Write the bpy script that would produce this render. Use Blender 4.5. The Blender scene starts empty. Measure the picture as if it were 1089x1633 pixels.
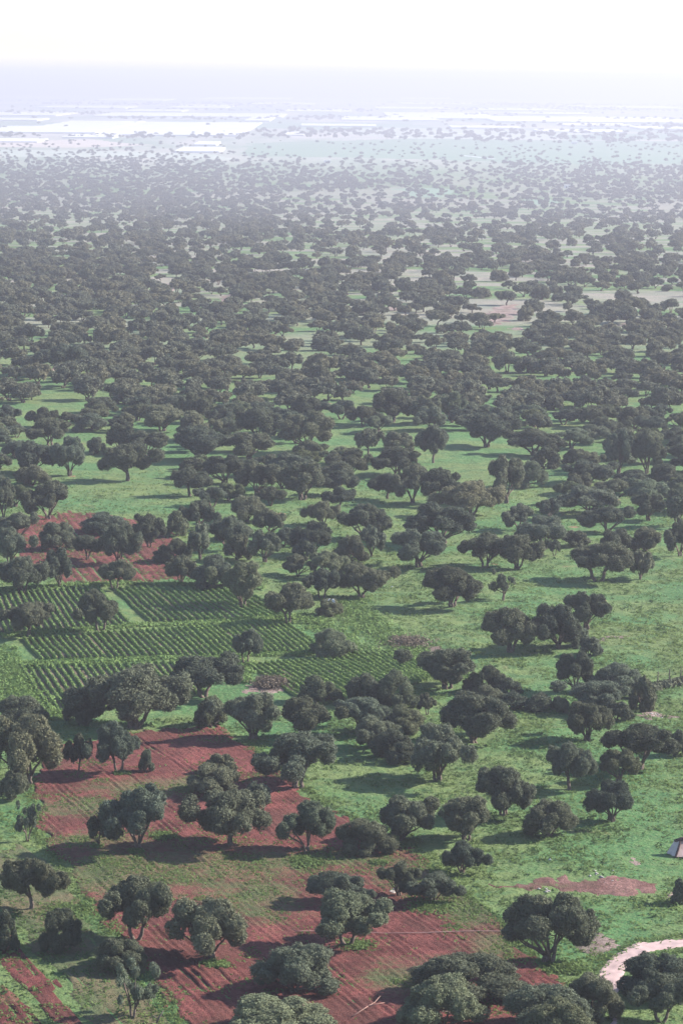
import bpy, math, random
import numpy as np
from mathutils import Matrix, Vector

# ------------------------------------------------------------------ camera, sky, sun, exposure
sc = bpy.context.scene
CAM_H = 65.0
FPX = 4500.0                      # focal length in pixels of the 1089 x 1633 photograph
PITCH = math.atan((816.5 - 122.0) / FPX)
ROLL = math.radians(0.4)
cam_data = bpy.data.cameras.new("camera")
cam = bpy.data.objects.new("camera", cam_data)
sc.collection.objects.link(cam)
cam_data.sensor_fit = 'VERTICAL'
cam_data.sensor_height = 24.0
cam_data.lens = FPX / 1633.0 * 24.0
cam_data.clip_start = 1.0
cam_data.clip_end = 90000.0
_F = np.array([0, math.cos(PITCH), -math.sin(PITCH)])
_R0 = np.array([1.0, 0, 0]); _U0 = np.array([0, math.sin(PITCH), math.cos(PITCH)])
_R = math.cos(ROLL) * _R0 + math.sin(ROLL) * _U0
_U = -math.sin(ROLL) * _R0 + math.cos(ROLL) * _U0
_C = np.array([0, 0, CAM_H])
cam.matrix_world = Matrix(((_R[0], _U[0], -_F[0], 0), (_R[1], _U[1], -_F[1], 0), (_R[2], _U[2], -_F[2], CAM_H), (0, 0, 0, 1)))
sc.camera = cam

SUN_AZ = math.radians(73)         # clockwise from the viewing direction
SUN_EL = math.radians(29)
world = bpy.data.worlds.new("World"); sc.world = world; world.use_nodes = True
wn = world.node_tree.nodes; wl = world.node_tree.links
bg = wn["Background"]
sky = wn.new("ShaderNodeTexSky"); sky.sky_type = 'NISHITA'; sky.sun_disc = False
sky.sun_elevation = SUN_EL; sky.sun_rotation = SUN_AZ
sky.air_density = 1.0; sky.dust_density = 0.5; sky.ozone_density = 2.0; sky.altitude = 100
wl.new(sky.outputs[0], bg.inputs[0]); bg.inputs[1].default_value = 0.094
sun_d = bpy.data.lights.new("sun", 'SUN'); sun_d.energy = 5.0; sun_d.angle = math.radians(0.6); sun_d.color = (1.0, 0.93, 0.84)
sun = bpy.data.objects.new("sun", sun_d); sc.collection.objects.link(sun)
sdir = Vector((math.sin(SUN_AZ) * math.cos(SUN_EL), math.cos(SUN_AZ) * math.cos(SUN_EL), math.sin(SUN_EL)))
sun.rotation_euler = (-sdir).to_track_quat('-Z', 'Y').to_euler()
sun.location = sdir * 300
vs = sc.view_settings
vs.view_transform = 'Standard'; vs.look = 'None'; vs.gamma = 1.0; vs.use_curve_mapping = False
vs.exposure = 1.52
HAZE_DENSITY = 0.00020
HAZE_COLOR = (0.61, 0.612, 0.722)
sc.render.engine = 'CYCLES'
sc.cycles.use_denoising = True
sc.cycles.max_bounces = 5; sc.cycles.diffuse_bounces = 3; sc.cycles.glossy_bounces = 2
sc.cycles.transmission_bounces = 3; sc.cycles.volume_bounces = 0; sc.cycles.transparent_max_bounces = 8

# ------------------------------------------------------------------ helpers
rng = np.random.default_rng(7)
random.seed(7)
COL = sc.collection

PLAIN_DROP = 62.0  # fall of the land, added so the haze thickens towards the far plain
def T(Y):
    """the land falls gently from the near fields to the far plain"""
    t = np.clip((np.asarray(Y, float) - 450) / 2700, 0, 1)
    return -PLAIN_DROP * t * t * (3 - 2 * t)
def px(x, y):
    """ground point seen at pixel x, y of the photograph"""
    d = _F * FPX + _R * (x - 544.5) - _U * (y - 816.5)
    z = 0.0
    for _ in range(60):
        q = _C + d * ((z - CAM_H) / d[2])
        z = float(T(q[1]))
    return q[:2]
def pxs(pts): return np.array([px(*p) for p in pts])
def depth(P): return float(np.dot(np.array([P[0], P[1], float(T(P[1]))]) - _C, _F))
def scale_at(P): return FPX / depth(P)
def dep_at(P): return math.atan2(CAM_H - float(T(P[1])), math.hypot(P[0], P[1]))
def to_px(X, Y):
    """pixel of ground points (arrays)"""
    dx, dy, dz = X, Y, T(Y) - CAM_H
    zc = dy * _F[1] + dz * _F[2]
    xc = dx * _R[0] + dy * _R[1] + dz * _R[2]
    yc = dx * _U[0] + dy * _U[1] + dz * _U[2]
    return 544.5 + FPX * xc / zc, 816.5 - FPX * yc / zc

_tab = np.random.default_rng(3).random((256, 256))
def vnoise(x, y):
    x = np.asarray(x, float); y = np.asarray(y, float)
    xi = np.floor(x).astype(int); yi = np.floor(y).astype(int)
    fx = x - xi; fy = y - yi
    fx = fx * fx * (3 - 2 * fx); fy = fy * fy * (3 - 2 * fy)
    a = _tab[xi % 256, yi % 256]; b = _tab[(xi + 1) % 256, yi % 256]
    c = _tab[xi % 256, (yi + 1) % 256]; d = _tab[(xi + 1) % 256, (yi + 1) % 256]
    return (a * (1 - fx) + b * fx) * (1 - fy) + (c * (1 - fx) + d * fx) * fy
def height(x, y):
    """gentle relief of the ground, fading out beyond the near fields"""
    x = np.asarray(x, float); y = np.asarray(y, float)
    m = np.clip((y - 150) / 20, 0, 1) * np.clip((640 - y) / 80, 0, 1) * np.clip((105 - np.abs(x)) / 20, 0, 1)
    return T(y) + m * (0.5 * (vnoise(x / 17, y / 23) - .5) + 0.22 * (vnoise(x / 5 + 40, y / 6) - .5) + 0.12 * (vnoise(x / 1.7, y / 2.1 + 9) - .5))

def in_poly(P, X, Y):
    inside = np.zeros(np.shape(X), bool)
    n = len(P); j = n - 1
    for i in range(n):
        xi, yi = P[i]; xj, yj = P[j]
        c = ((yi > Y) != (yj > Y)) & (X < (xj - xi) * (Y - yi) / (yj - yi + 1e-12) + xi)
        inside ^= c
        j = i
    return inside

def mesh_np(name, verts, faces, smooth=False):
    """faces: (n,3) or (n,4) int array"""
    verts = np.ascontiguousarray(verts, np.float32); faces = np.ascontiguousarray(faces, np.int32)
    me = bpy.data.meshes.new(name)
    k = faces.shape[1]; n = len(faces)
    me.vertices.add(len(verts)); me.vertices.foreach_set("co", verts.ravel())
    me.loops.add(n * k); me.loops.foreach_set("vertex_index", faces.ravel())
    me.polygons.add(n); me.polygons.foreach_set("loop_start", np.arange(n, dtype=np.int32) * k)
    if smooth: me.polygons.foreach_set("use_smooth", np.ones(n, bool))
    me.update(calc_edges=True); me.validate()
    return me
def set_attr(me, name, vals):
    a = me.attributes.new(name, 'FLOAT', 'POINT'); a.data.foreach_set("value", np.ascontiguousarray(vals, np.float32))
def obj(name, me, mat=None, parent=None):
    if mat is not None and not me.materials: me.materials.append(mat)
    o = bpy.data.objects.new(name, me); COL.objects.link(o)
    if parent is not None: o.parent = parent
    return o
def empty(name, loc=(0, 0, 0), rz=0.0):
    o = bpy.data.objects.new(name, None); COL.objects.link(o)
    o.location = loc; o.rotation_euler = (0, 0, rz); o.empty_display_size = 0.3
    return o
def tag(o, label=None, cat=None, group=None, kind=None):
    if label: o["label"] = label
    if cat: o["category"] = cat
    if group: o["group"] = group
    if kind: o["kind"] = kind
    return o

class MB:
    def __init__(s): s.v = []; s.f = []
    def add(s, v, f):
        b = len(s.v); s.v += [tuple(p) for p in v]; s.f += [tuple(i + b for i in q) for q in f]; return s
    def box(s, c, sz, rz=0.0):
        cx, cy, cz = c; hx, hy, hz = (q / 2 for q in sz); ca, sa = math.cos(rz), math.sin(rz)
        v = []
        for dx, dy, dz in ((-1,-1,-1),(1,-1,-1),(1,1,-1),(-1,1,-1),(-1,-1,1),(1,-1,1),(1,1,1),(-1,1,1)):
            x, y = dx * hx, dy * hy
            v.append((cx + x * ca - y * sa, cy + x * sa + y * ca, cz + dz * hz))
        return s.add(v, ((0,3,2,1),(4,5,6,7),(0,1,5,4),(1,2,6,5),(2,3,7,6),(3,0,4,7)))
    def tube(s, pts, radii, n=7):
        pts = [Vector(p) for p in pts]; v = []; f = []
        for i, p in enumerate(pts):
            t = (pts[min(i + 1, len(pts) - 1)] - pts[max(i - 1, 0)]).normalized()
            a = t.cross(Vector((0.31, 0.95, 0.05))).normalized(); b = t.cross(a)
            for k in range(n):
                th = 2 * math.pi * k / n
                v.append(p + (a * math.cos(th) + b * math.sin(th)) * radii[i])
        for i in range(len(pts) - 1):
            for k in range(n):
                f.append((i * n + k, i * n + (k + 1) % n, (i + 1) * n + (k + 1) % n, (i + 1) * n + k))
        f.append(tuple(range(n))[::-1]); f.append(tuple((len(pts) - 1) * n + k for k in range(n)))
        return s.add(v, f)
    def build(s, name, mat, parent=None, smooth=False):
        me = bpy.data.meshes.new(name); me.from_pydata(s.v, [], s.f); me.update()
        if smooth:
            for p in me.polygons: p.use_smooth = True
        return obj(name, me, mat, parent)

# ------------------------------------------------------------------ materials
def new_mat(name):
    m = bpy.data.materials.new(name); m.use_nodes = True
    nt = m.node_tree; b = nt.nodes["Principled BSDF"]
    return m, nt, b
def N(nt, t, **kw):
    n = nt.nodes.new(t)
    for k, v in kw.items(): setattr(n, k, v)
    return n
def noise_node(nt, vec, scale, detail=3.0, rough=0.55, dist=0.0):
    n = N(nt, "ShaderNodeTexNoise"); n.inputs["Scale"].default_value = scale
    n.inputs["Detail"].default_value = detail; n.inputs["Roughness"].default_value = rough; n.inputs["Distortion"].default_value = dist
    nt.links.new(vec, n.inputs["Vector"]); return n.outputs["Fac"]
def mapr(nt, v, a, b, c=0.0, d=1.0):
    n = N(nt, "ShaderNodeMapRange"); n.interpolation_type = 'SMOOTHSTEP'
    for i, q in zip((1, 2, 3, 4), (a, b, c, d)): n.inputs[i].default_value = q
    nt.links.new(v, n.inputs[0]); return n.outputs[0]
def mixc(nt, f, a, b, mode='MIX'):
    n = N(nt, "ShaderNodeMix"); n.data_type = 'RGBA'; n.blend_type = mode
    for sock, v in ((n.inputs[0], f), (n.inputs[6], a), (n.inputs[7], b)):
        if isinstance(v, (tuple, list)): sock.default_value = (*v[:3], 1)
        elif isinstance(v, (int, float)): sock.default_value = v
        else: nt.links.new(v, sock)
    return n.outputs[2]
def mth(nt, op, a, b=0.0):
    n = N(nt, "ShaderNodeMath"); n.operation = op
    for s, v in zip(n.inputs, (a, b)):
        if isinstance(v, (int, float)): s.default_value = v
        else: nt.links.new(v, s)
    return n.outputs[0]
def bump(nt, b, hgt, strength=0.5, dist=0.1):
    n = N(nt, "ShaderNodeBump"); n.inputs["Strength"].default_value = strength; n.inputs["Distance"].default_value = dist
    nt.links.new(hgt, n.inputs["Height"]); nt.links.new(n.outputs[0], b.inputs["Normal"])
def pos(nt): return N(nt, "ShaderNodeNewGeometry").outputs["Position"]
def attr(nt, name): return N(nt, "ShaderNodeAttribute", attribute_name=name).outputs["Fac"]
def simple(name, col, rough=0.8, spec=0.3, var=0.15, scale=3.0):
    m, nt, b = new_mat(name)
    n = noise_node(nt, pos(nt), scale, 4)
    c = mixc(nt, mapr(nt, n, .3, .7), tuple(q * (1 - var) for q in col), tuple(min(1, q * (1 + var)) for q in col))
    nt.links.new(c, b.inputs["Base Color"]); b.inputs["Roughness"].default_value = rough
    b.inputs["Specular IOR Level"].default_value = spec
    bump(nt, b, n, .3, .03)
    return m

def leafy(name, col, trans=0.25, tint_attr=None, inst=False, rough=0.75, spec=0.1):
    """diffuse and translucent leaf; object colour tints each tree, or an attribute for joined ones"""
    m, nt, b = new_mat(name)
    P = pos(nt)
    c = mixc(nt, mapr(nt, noise_node(nt, P, 1.6, 3), .3, .7), tuple(q * .72 for q in col), tuple(q * 1.3 for q in col))
    c = mixc(nt, mapr(nt, noise_node(nt, P, 6.0, 2), .3, .75, 0, .3), c, (col[0] * 1.45, col[1] * 1.4, col[2] * 1.35))
    if tint_attr:
        an = N(nt, "ShaderNodeAttribute", attribute_name=tint_attr); a = an.outputs["Fac"]
        if inst: an.attribute_type = 'INSTANCER'
        c = mixc(nt, mth(nt, 'MULTIPLY', a, .7), c, (col[0] * 1.6, col[1] * 1.35, col[2] * 1.15))
    else:
        oi = N(nt, "ShaderNodeObjectInfo")
        c = mixc(nt, 1.0, c, oi.outputs["Color"], 'MULTIPLY')
    nt.links.new(c, b.inputs["Base Color"])
    b.inputs["Roughness"].default_value = rough; b.inputs["Specular IOR Level"].default_value = spec
    tr = N(nt, "ShaderNodeBsdfTranslucent"); nt.links.new(c, tr.inputs[0])
    mx = N(nt, "ShaderNodeMixShader"); mx.inputs[0].default_value = trans
    nt.links.new(b.outputs[0], mx.inputs[1]); nt.links.new(tr.outputs[0], mx.inputs[2])
    nt.links.new(mx.outputs[0], nt.nodes["Material Output"].inputs[0])
    return m

M = {}
M["leaf"] = leafy("argan_foliage", (0.106, 0.120, 0.078), .25)
M["far_leaf"] = leafy("far_foliage", (0.104, 0.114, 0.078), .2, "tint", True)
M["hedge_leaf"] = leafy("hedge_foliage", (0.085, 0.095, 0.06), .15, "tint")
M["bark"] = simple("grey_brown_bark", (0.11, 0.085, 0.07), .9, .1, .3, 8)
M["grass_blade"] = leafy("grass_blades", (0.095, 0.150, 0.052), .45, "tint")
M["hedge_grass"] = leafy("tall_grass_blades", (0.075, 0.125, 0.045), .35, "tint")
M["crop_leaf"] = leafy("crop_leaves", (0.105, 0.178, 0.060), .3, "tint")
M["plastic"] = simple("white_greenhouse_plastic", (0.80, 0.80, 0.80), .5, .4, .12, .015)
_nt = M["plastic"].node_tree; _tr = N(_nt, "ShaderNodeBsdfTranslucent"); _tr.inputs[0].default_value = (.85, .85, .84, 1)
_mx = N(_nt, "ShaderNodeMixShader"); _mx.inputs[0].default_value = .2
_nt.links.new(_nt.nodes["Principled BSDF"].outputs[0], _mx.inputs[1]); _nt.links.new(_tr.outputs[0], _mx.inputs[2]); _nt.links.new(_mx.outputs[0], _nt.nodes["Material Output"].inputs[0])
M["plaster"] = simple("white_plaster", (0.75, 0.73, 0.70), .9, .2, .08, .3)
M["dark"] = simple("dark_opening", (0.03, 0.03, 0.03), .7)
M["stone"] = simple("pale_stone", (0.33, 0.30, 0.28), .9, .2, .2, 4)
M["cloth_white"] = simple("white_cloth", (0.58, 0.57, 0.54), .9, .1, .06, 4)
M["tarp"] = simple("pinkish_beige_tarp", (0.42, 0.30, 0.27), .8, .2, .18, 2)
M["tarp_pale"] = simple("pale_pinkish_tarp", (0.46, 0.38, 0.35), .8, .2, .15, 2)
M["tarp_dark"] = simple("dark_brown_cloth", (0.07, 0.045, 0.045), .9, .1, .2, 5)
M["hose"] = simple("pinkish_pipe", (0.42, 0.26, 0.23), .6, .3, .1, 2)
M["wood"] = simple("pale_dead_wood", (0.28, 0.17, 0.14), .9, .1, .2, 6)
M["post"] = simple("weathered_post", (0.12, 0.10, 0.09), .9, .1, .2, 6)

GREEN_A = (0.064, 0.150, 0.053); GREEN_B = (0.118, 0.162, 0.058); GREEN_C = (0.040, 0.112, 0.042)
SOIL = (0.168, 0.055, 0.049)
def grass_color(nt, P):
    c = mixc(nt, mapr(nt, noise_node(nt, P, .06, 4, .6), .38, .58), GREEN_A, GREEN_B)
    c = mixc(nt, mapr(nt, noise_node(nt, P, .33, 4, .65), .45, .7, 0, .8), c, GREEN_C)
    c = mixc(nt, mapr(nt, noise_node(nt, P, 2.6, 4, .7), .42, .72, 0, .7), c, (0.150, 0.185, 0.080))
    c = mixc(nt, mapr(nt, noise_node(nt, P, 1.1, 5, .75), .58, .74, 0, .4), c, (0.032, 0.072, 0.030))
    c = mixc(nt, mapr(nt, noise_node(nt, P, .7, 6, .8, .6), .52, .70, 0, .35), c, (0.095, 0.125, 0.050))
    return c
def ground_mat():
    m, nt, b = new_mat("meadow_ground")
    P = pos(nt)
    c = grass_color(nt, P)
    # dry and bare spots
    dry = mapr(nt, noise_node(nt, P, .11, 5, .7, .4), .62, .74, 0, .6)
    c = mixc(nt, dry, c, (0.23, 0.165, 0.095))
    bare = mapr(nt, noise_node(nt, P, .075, 6, .72, .3), .655, .69, 0, .9)
    c = mixc(nt, bare, c, (0.27, 0.125, 0.09))
    # farther off the meadow gives way to stony beige ground, then to crop land
    sx = N(nt, "ShaderNodeSeparateXYZ"); nt.links.new(P, sx.inputs[0]); Y = sx.outputs[1]
    mp = N(nt, "ShaderNodeMapping"); mp.inputs["Scale"].default_value = (.012, .004, 1); nt.links.new(P, mp.inputs[0])
    big = noise_node(nt, mp.outputs[0], 1.0, 4, .6)
    far = mapr(nt, Y, 560, 900)
    stony = mth(nt, 'MULTIPLY', far, mapr(nt, big, .42, .55, 0, .85))
    stony = mth(nt, 'MULTIPLY', stony, mapr(nt, Y, 2600, 4000, 1, .35))
    c = mixc(nt, stony, c, mixc(nt, mapr(nt, noise_node(nt, P, .04, 4), .35, .65), (0.20, 0.195, 0.165), (0.265, 0.225, 0.20)))
    mp2 = N(nt, "ShaderNodeMapping"); mp2.inputs["Scale"].default_value = (.004, .0009, 1); nt.links.new(P, mp2.inputs[0])
    crop = mixc(nt, mapr(nt, noise_node(nt, mp2.outputs[0], 1.0, 5, .6), .38, .62), (0.17, 0.23, 0.16), (0.36, 0.34, 0.30))
    c = mixc(nt, mapr(nt, Y, 3300, 4600), c, crop)
    nt.links.new(c, b.inputs["Base Color"]); b.inputs["Roughness"].default_value = .95; b.inputs["Specular IOR Level"].default_value = .1
    h = mth(nt, 'ADD', noise_node(nt, P, 2.2, 5, .7), mth(nt, 'MULTIPLY', noise_node(nt, P, .5, 3), 1.5))
    bump(nt, b, h, .9, .35)
    return m
M["ground"] = ground_mat()
def soil_mat(name, base, pale):
    """ploughed soil with weeds where the attribute 'weed' says they grow; 'furrow' is the ridge height"""
    m, nt, b = new_mat(name)
    P = pos(nt)
    c = mixc(nt, mapr(nt, noise_node(nt, P, .25, 5, .7), .36, .64), tuple(q * .62 for q in base), pale)
    c = mixc(nt, mapr(nt, noise_node(nt, P, .13, 5, .7, .5), .48, .62, 0, .7), c, (base[0] * .62, base[1] * .85, base[2] * .75))
    c = mixc(nt, mapr(nt, noise_node(nt, P, 3.5, 4, .7), .38, .68, 0, .6), c, tuple(q * .5 for q in base))
    w = mth(nt, 'ADD', attr(nt, "weed"), mth(nt, 'ADD', mth(nt, 'MULTIPLY', noise_node(nt, P, .45, 5, .75), .9), mth(nt, 'MULTIPLY', noise_node(nt, P, 2.2, 5, .8), .9)))
    wf = mapr(nt, w, 1.10, 1.50, 0, .85)
    g = mixc(nt, mapr(nt, noise_node(nt, P, .16, 3), .4, .6), (0.090, 0.125, 0.052), (0.150, 0.125, 0.068))
    g = mixc(nt, mapr(nt, noise_node(nt, P, 2.8, 4, .7), .42, .7, 0, .7), g, (0.050, 0.095, 0.038))
    c = mixc(nt, wf, c, g)
    nt.links.new(c, b.inputs["Base Color"]); b.inputs["Roughness"].default_value = .95; b.inputs["Specular IOR Level"].default_value = .1
    bump(nt, b, noise_node(nt, P, 4.0, 5, .75), 1.0, .35)
    return m
M["soil"] = soil_mat("red_ploughed_soil", SOIL, (0.228, 0.076, 0.068))
M["bare_red"] = soil_mat("bare_reddish_earth", (0.20, 0.095, 0.082), (0.31, 0.175, 0.155))
M["bare"] = soil_mat("bare_pinkish_earth", (0.27, 0.185, 0.16), (0.38, 0.29, 0.265))
M["garden"] = soil_mat("garden_soil", (0.20, 0.155, 0.11), (0.27, 0.21, 0.15))
M["track"] = simple("pale_dirt_track", (0.37, 0.27, 0.26), .95, .1, .1, 1.2)
def field_mat(name, a, bcol):
    m, nt, b = new_mat(name); P = pos(nt)
    mp = N(nt, "ShaderNodeMapping"); mp.inputs["Scale"].default_value = (.01, .06, 1); nt.links.new(P, mp.inputs[0])
    c = mixc(nt, mapr(nt, noise_node(nt, mp.outputs[0], 1.0, 4, .6), .35, .65), a, bcol)
    nt.links.new(c, b.inputs["Base Color"]); b.inputs["Roughness"].default_value = .95
    return m
M["field_green"] = field_mat("green_crop", (0.09, 0.17, 0.10), (0.13, 0.21, 0.12))
M["field_pale"] = field_mat("pale_crop", (0.24, 0.29, 0.22), (0.34, 0.36, 0.30))
M["field_beige"] = field_mat("stubble", (0.36, 0.30, 0.25), (0.44, 0.37, 0.32))

# ------------------------------------------------------------------ ground
def axis(dense0, dense1, step, lo, hi, first, ratio):
    a = list(np.arange(dense0, dense1 + 1e-6, step))
    s, v = first, a[-1]
    while v < hi: v = v + s; s *= ratio; a.append(min(v, hi))
    s, v = first, a[0]; L = []
    while v > lo: v = v - s; s *= ratio; L.append(max(v, lo))
    return np.array(L[::-1] + a)
gx = axis(-80, 80, .55, -26000, 26000, 2.0, 1.35)
gy = axis(172, 470, .65, -1500, 60000, 3.0, 1.06)
GX, GY = np.meshgrid(gx, gy)
nx, ny = len(gx), len(gy)
gi = np.arange(nx * ny).reshape(ny, nx)
me = mesh_np("ground", np.stack([GX.ravel(), GY.ravel(), height(GX, GY).ravel()], 1),
             np.stack([gi[:-1, :-1].ravel(), gi[:-1, 1:].ravel(), gi[1:, 1:].ravel(), gi[1:, :-1].ravel()], 1), True)
tag(obj("ground", me, M["ground"]), kind="structure")

def weed_field(X, Y, blobs):
    U, V = to_px(X, Y)
    w = np.full(np.shape(X), -0.12)
    for (bx, by, rx, ry, s) in blobs:
        w = w + s * np.exp(-(((U - bx) / rx) ** 2 + ((V - by) / ry) ** 2))
    return w
def sheet(name, poly_px, mat, furrow_dir=None, amp=.06, period=.8, lift=.05, step=(.9, .2), blobs=(), ragged=.6, kind="structure", base_weed=0.0):
    """a piece of worked ground laid on the relief, furrows modelled, ragged edge"""
    P = pxs(poly_px)
    c = P.mean(0)
    if furrow_dir is None: furrow_dir = np.array([0., 1.])
    u = furrow_dir / np.linalg.norm(furrow_dir); v = np.array([u[1], -u[0]])
    A = (P - c) @ u; B = (P - c) @ v
    su, sv = step
    ua = np.arange(A.min() - 1, A.max() + 1 + su, su); va = np.arange(B.min() - 1, B.max() + 1 + sv, sv)
    UU, VV = np.meshgrid(ua, va)
    X = c[0] + UU * u[0] + VV * v[0]; Y = c[1] + UU * u[1] + VV * v[1]
    jx = ragged * ((vnoise(X * 1.3, Y * .9) - .5) * 2 + (vnoise(X * .35 + 7, Y * .3) - .5) * 2.5)
    jy = ragged * 2 * ((vnoise(X * 1.3 + 50, Y * .9) - .5) * 2 + (vnoise(X * .35 + 70, Y * .3) - .5) * 2)
    ins = in_poly(P, X + jx, Y + jy)
    mod = .45 + .9 * vnoise(UU * .25, np.floor(VV / period) * 3.7) * (vnoise(X * .2, Y * .2 + 30) + .3)
    tri = np.abs(((VV + .35 * (vnoise(UU * .08, VV * .05) - .5)) / period) % 1 - .5) * 2
    deep = (vnoise(np.floor(VV / period) * 5.3, np.floor(UU / 40) * 3.1 + 3) > .60)
    Z = height(X, Y) + lift + amp * mod * (tri - .5) * (1 + 2.8 * deep) + .07 * (vnoise(X * 2.1, Y * 2.3) - .5) + .05 * (vnoise(X * 4.3, Y * 1.1) - .5)
    n0, n1 = X.shape
    idx = np.arange(n0 * n1).reshape(n0, n1)
    keep = ins[:-1, :-1] & ins[1:, :-1] & ins[:-1, 1:] & ins[1:, 1:]
    q = np.stack([idx[:-1, :-1][keep], idx[:-1, 1:][keep], idx[1:, 1:][keep], idx[1:, :-1][keep]], 1)
    used, inv = np.unique(q.ravel(), return_inverse=True)
    # the rim goes down into the ground so the edge has no gap
    edge = np.zeros(n0 * n1, bool); cnt = np.bincount(q.ravel(), minlength=n0 * n1); edge = cnt < 4
    Z = Z.ravel().copy(); Z[edge] -= lift + .06
    V3 = np.stack([X.ravel(), Y.ravel(), Z], 1)[used]
    me = mesh_np(name, V3, inv.reshape(-1, 4)[:, ::-1])
    set_attr(me, "weed", weed_field(V3[:, 0], V3[:, 1], blobs) + base_weed)
    o = obj(name, me, mat); tag(o, kind=kind)
    return o

BIG_POLY = [(95, 1190), (235, 1160), (352, 1158), (400, 1190), (492, 1262), (645, 1352), (778, 1457), (895, 1568), (880, 1640), (700, 1680), (345, 1690), (262, 1600), (215, 1535), (160, 1465), (108, 1395), (58, 1330), (52, 1240)]
fd = px(778, 1457) - px(492, 1262)
WEEDS = [(290, 1390, 150, 45, .40), (110, 1292, 110, 14, .45), (235, 1262, 110, 16, .42), (425, 1440, 70, 35, .4), (650, 1560, 80, 30, .5),
         (745, 1445, 50, 40, .5), (520, 1372, 120, 16, .42), (160, 1400, 60, 40, .35), (320, 1248, 40, 10, .5), (660, 1405, 70, 25, .42), (130, 1340, 80, 14, .35),
         (790, 1510, 40, 22, .55), (470, 1560, 40, 20, -.1), (300, 1550, 60, 25, -.3), (600, 1490, 90, 20, -.25), (420, 1305, 60, 25, -.2), (250, 1200, 90, 20, -.25), (560, 1620, 60, 30, -.2), (230, 1600, 40, 50, .5)]
sheet("ploughed_field", BIG_POLY, M["soil"], fd, .045, .62, .08, (.36, .155), WEEDS, .55, base_weed=.25)
sheet("weedy_strip", [(40, 1335), (60, 1345), (108, 1402), (160, 1472), (215, 1542), (330, 1700), (185, 1700), (75, 1545), (30, 1490), (-20, 1470), (-20, 1370)], M["garden"], fd, .04, .9, .05, (.8, .25), [(40, 1400, 40, 20, .3)], .5, base_weed=1.15)
for i, pl in enumerate([[(-10, 1478), (28, 1495), (60, 1535), (165, 1660), (110, 1660), (40, 1585), (-10, 1530)], [(-20, 1555), (10, 1570), (60, 1625), (90, 1665), (20, 1680), (-20, 1640)]]):
    sheet("ploughed_strip", pl, M["soil"], px(165, 1660) - px(60, 1535), .09, .8, .07, (.9, .2), [(20, 1590, 45, 22, .5), (70, 1560, 30, 15, -.3), (120, 1620, 30, 20, .2)], .3)
sheet("ploughed_field", [(15, 835), (100, 815), (200, 825), (262, 838), (300, 878), (320, 925), (200, 934), (105, 936), (30, 900)], M["soil"], px(330, 925) - px(250, 838), .10, 1.1, .08, (1.2, .28), [(330, 915, 60, 10, .3)], .8)
sheet("bare_earth_patch", [(765, 1413), (850, 1405), (905, 1395), (930, 1404), (985, 1396), (1052, 1407), (1060, 1424), (1000, 1436), (940, 1430), (880, 1420), (800, 1421)], M["bare_red"], None, .03, 1.3, .05, (.35, .22), [(880, 1413, 30, 5, .35), (940, 1404, 20, 5, .3), (800, 1416, 60, 6, .15), (1000, 1415, 50, 8, -.15)], .4, base_weed=.20)
bare_list = [[(1003, 1137), (1040, 1131), (1085, 1137), (1080, 1148), (1030, 1150)], [(820, 1136), (868, 1132), (885, 1138), (850, 1143)], [(995, 1368), (1008, 1362), (1042, 1388), (1030, 1392)],
             [(930, 1022), (1010, 1012), (1012, 1020), (950, 1027)], [(940, 1056), (975, 1052), (980, 1058), (945, 1062)], [(1060, 1430), (1100, 1412), (1105, 1425), (1075, 1440)],
             [(640, 1012), (690, 1030), (720, 1046), (700, 1050), (655, 1032)], [(385, 1085), (440, 1078), (462, 1100), (430, 1112), (385, 1105)], [(940, 1445), (985, 1520), (950, 1540), (905, 1512)]]
for pl in bare_list:
    sheet("bare_earth_patch", pl, M["bare"], None, .03, 1.1, .05, (.5, .35), [], .7, base_weed=.08)
for pl in [[(250, 462), (262, 450), (282, 450), (286, 464), (268, 468)], [(145, 490), (170, 476), (196, 484), (190, 498), (160, 497)], [(320, 500), (345, 472), (385, 466), (388, 480), (360, 505)], [(-10, 415), (20, 405), (75, 404), (70, 418), (10, 421)],
           [(755, 515), (775, 490), (830, 480), (835, 500), (800, 525)], [(880, 580), (935, 570), (955, 585), (900, 592)], [(800, 520), (835, 515), (838, 526), (805, 530)], [(60, 588), (120, 576), (128, 590), (70, 598)],
           [(470, 500), (530, 488), (545, 498), (480, 508)], [(975, 520), (1020, 505), (1050, 515), (1000, 535)], [(880, 722), (925, 712), (930, 724), (890, 730)], [(590, 492), (640, 484), (650, 494), (600, 500)]]:
    sheet("bare_earth_patch", pl, M["bare"], None, .03, 2.5, .10, (2.5, 1.0), [], 1.5, base_weed=-.3)
# dirt track
sheet("dirt_track", [(938, 1560), (960, 1536), (985, 1516), (1012, 1505), (1050, 1497), (1120, 1491), (1120, 1507), (1060, 1514), (1024, 1526), (1003, 1545), (994, 1580), (988, 1680), (962, 1680), (972, 1600), (965, 1572)], M["track"], px(1100, 1500) - px(960, 1550), .014, .9, .07, (.35, .15), [], .16)

# ------------------------------------------------------------------ leaf scatter
def frames(n, outward, spread):
    a = outward + spread * rng.normal(size=(n, 3)); a /= np.linalg.norm(a, axis=1, keepdims=True) + 1e-9
    r = rng.normal(size=(n, 3)); b = np.cross(a, r); b /= np.linalg.norm(b, axis=1, keepdims=True) + 1e-9
    return a, b
def sprigs(P, outward, L, W, spread=.8):
    """leafy sprigs: narrow triangles whose faces look roughly outwards"""
    n = len(P); nn, a = frames(n, outward, spread); b = np.cross(nn, a)
    l = (L * rng.uniform(.6, 1.4, n))[:, None]; w = (W * rng.uniform(.6, 1.4, n))[:, None]
    v = np.stack([P - a * l * .42 + b * w * .55, P + a * l * .62, P - a * l * .42 - b * w * .55], 1).reshape(-1, 3)
    return v, np.arange(3 * n).reshape(n, 3)

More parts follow.
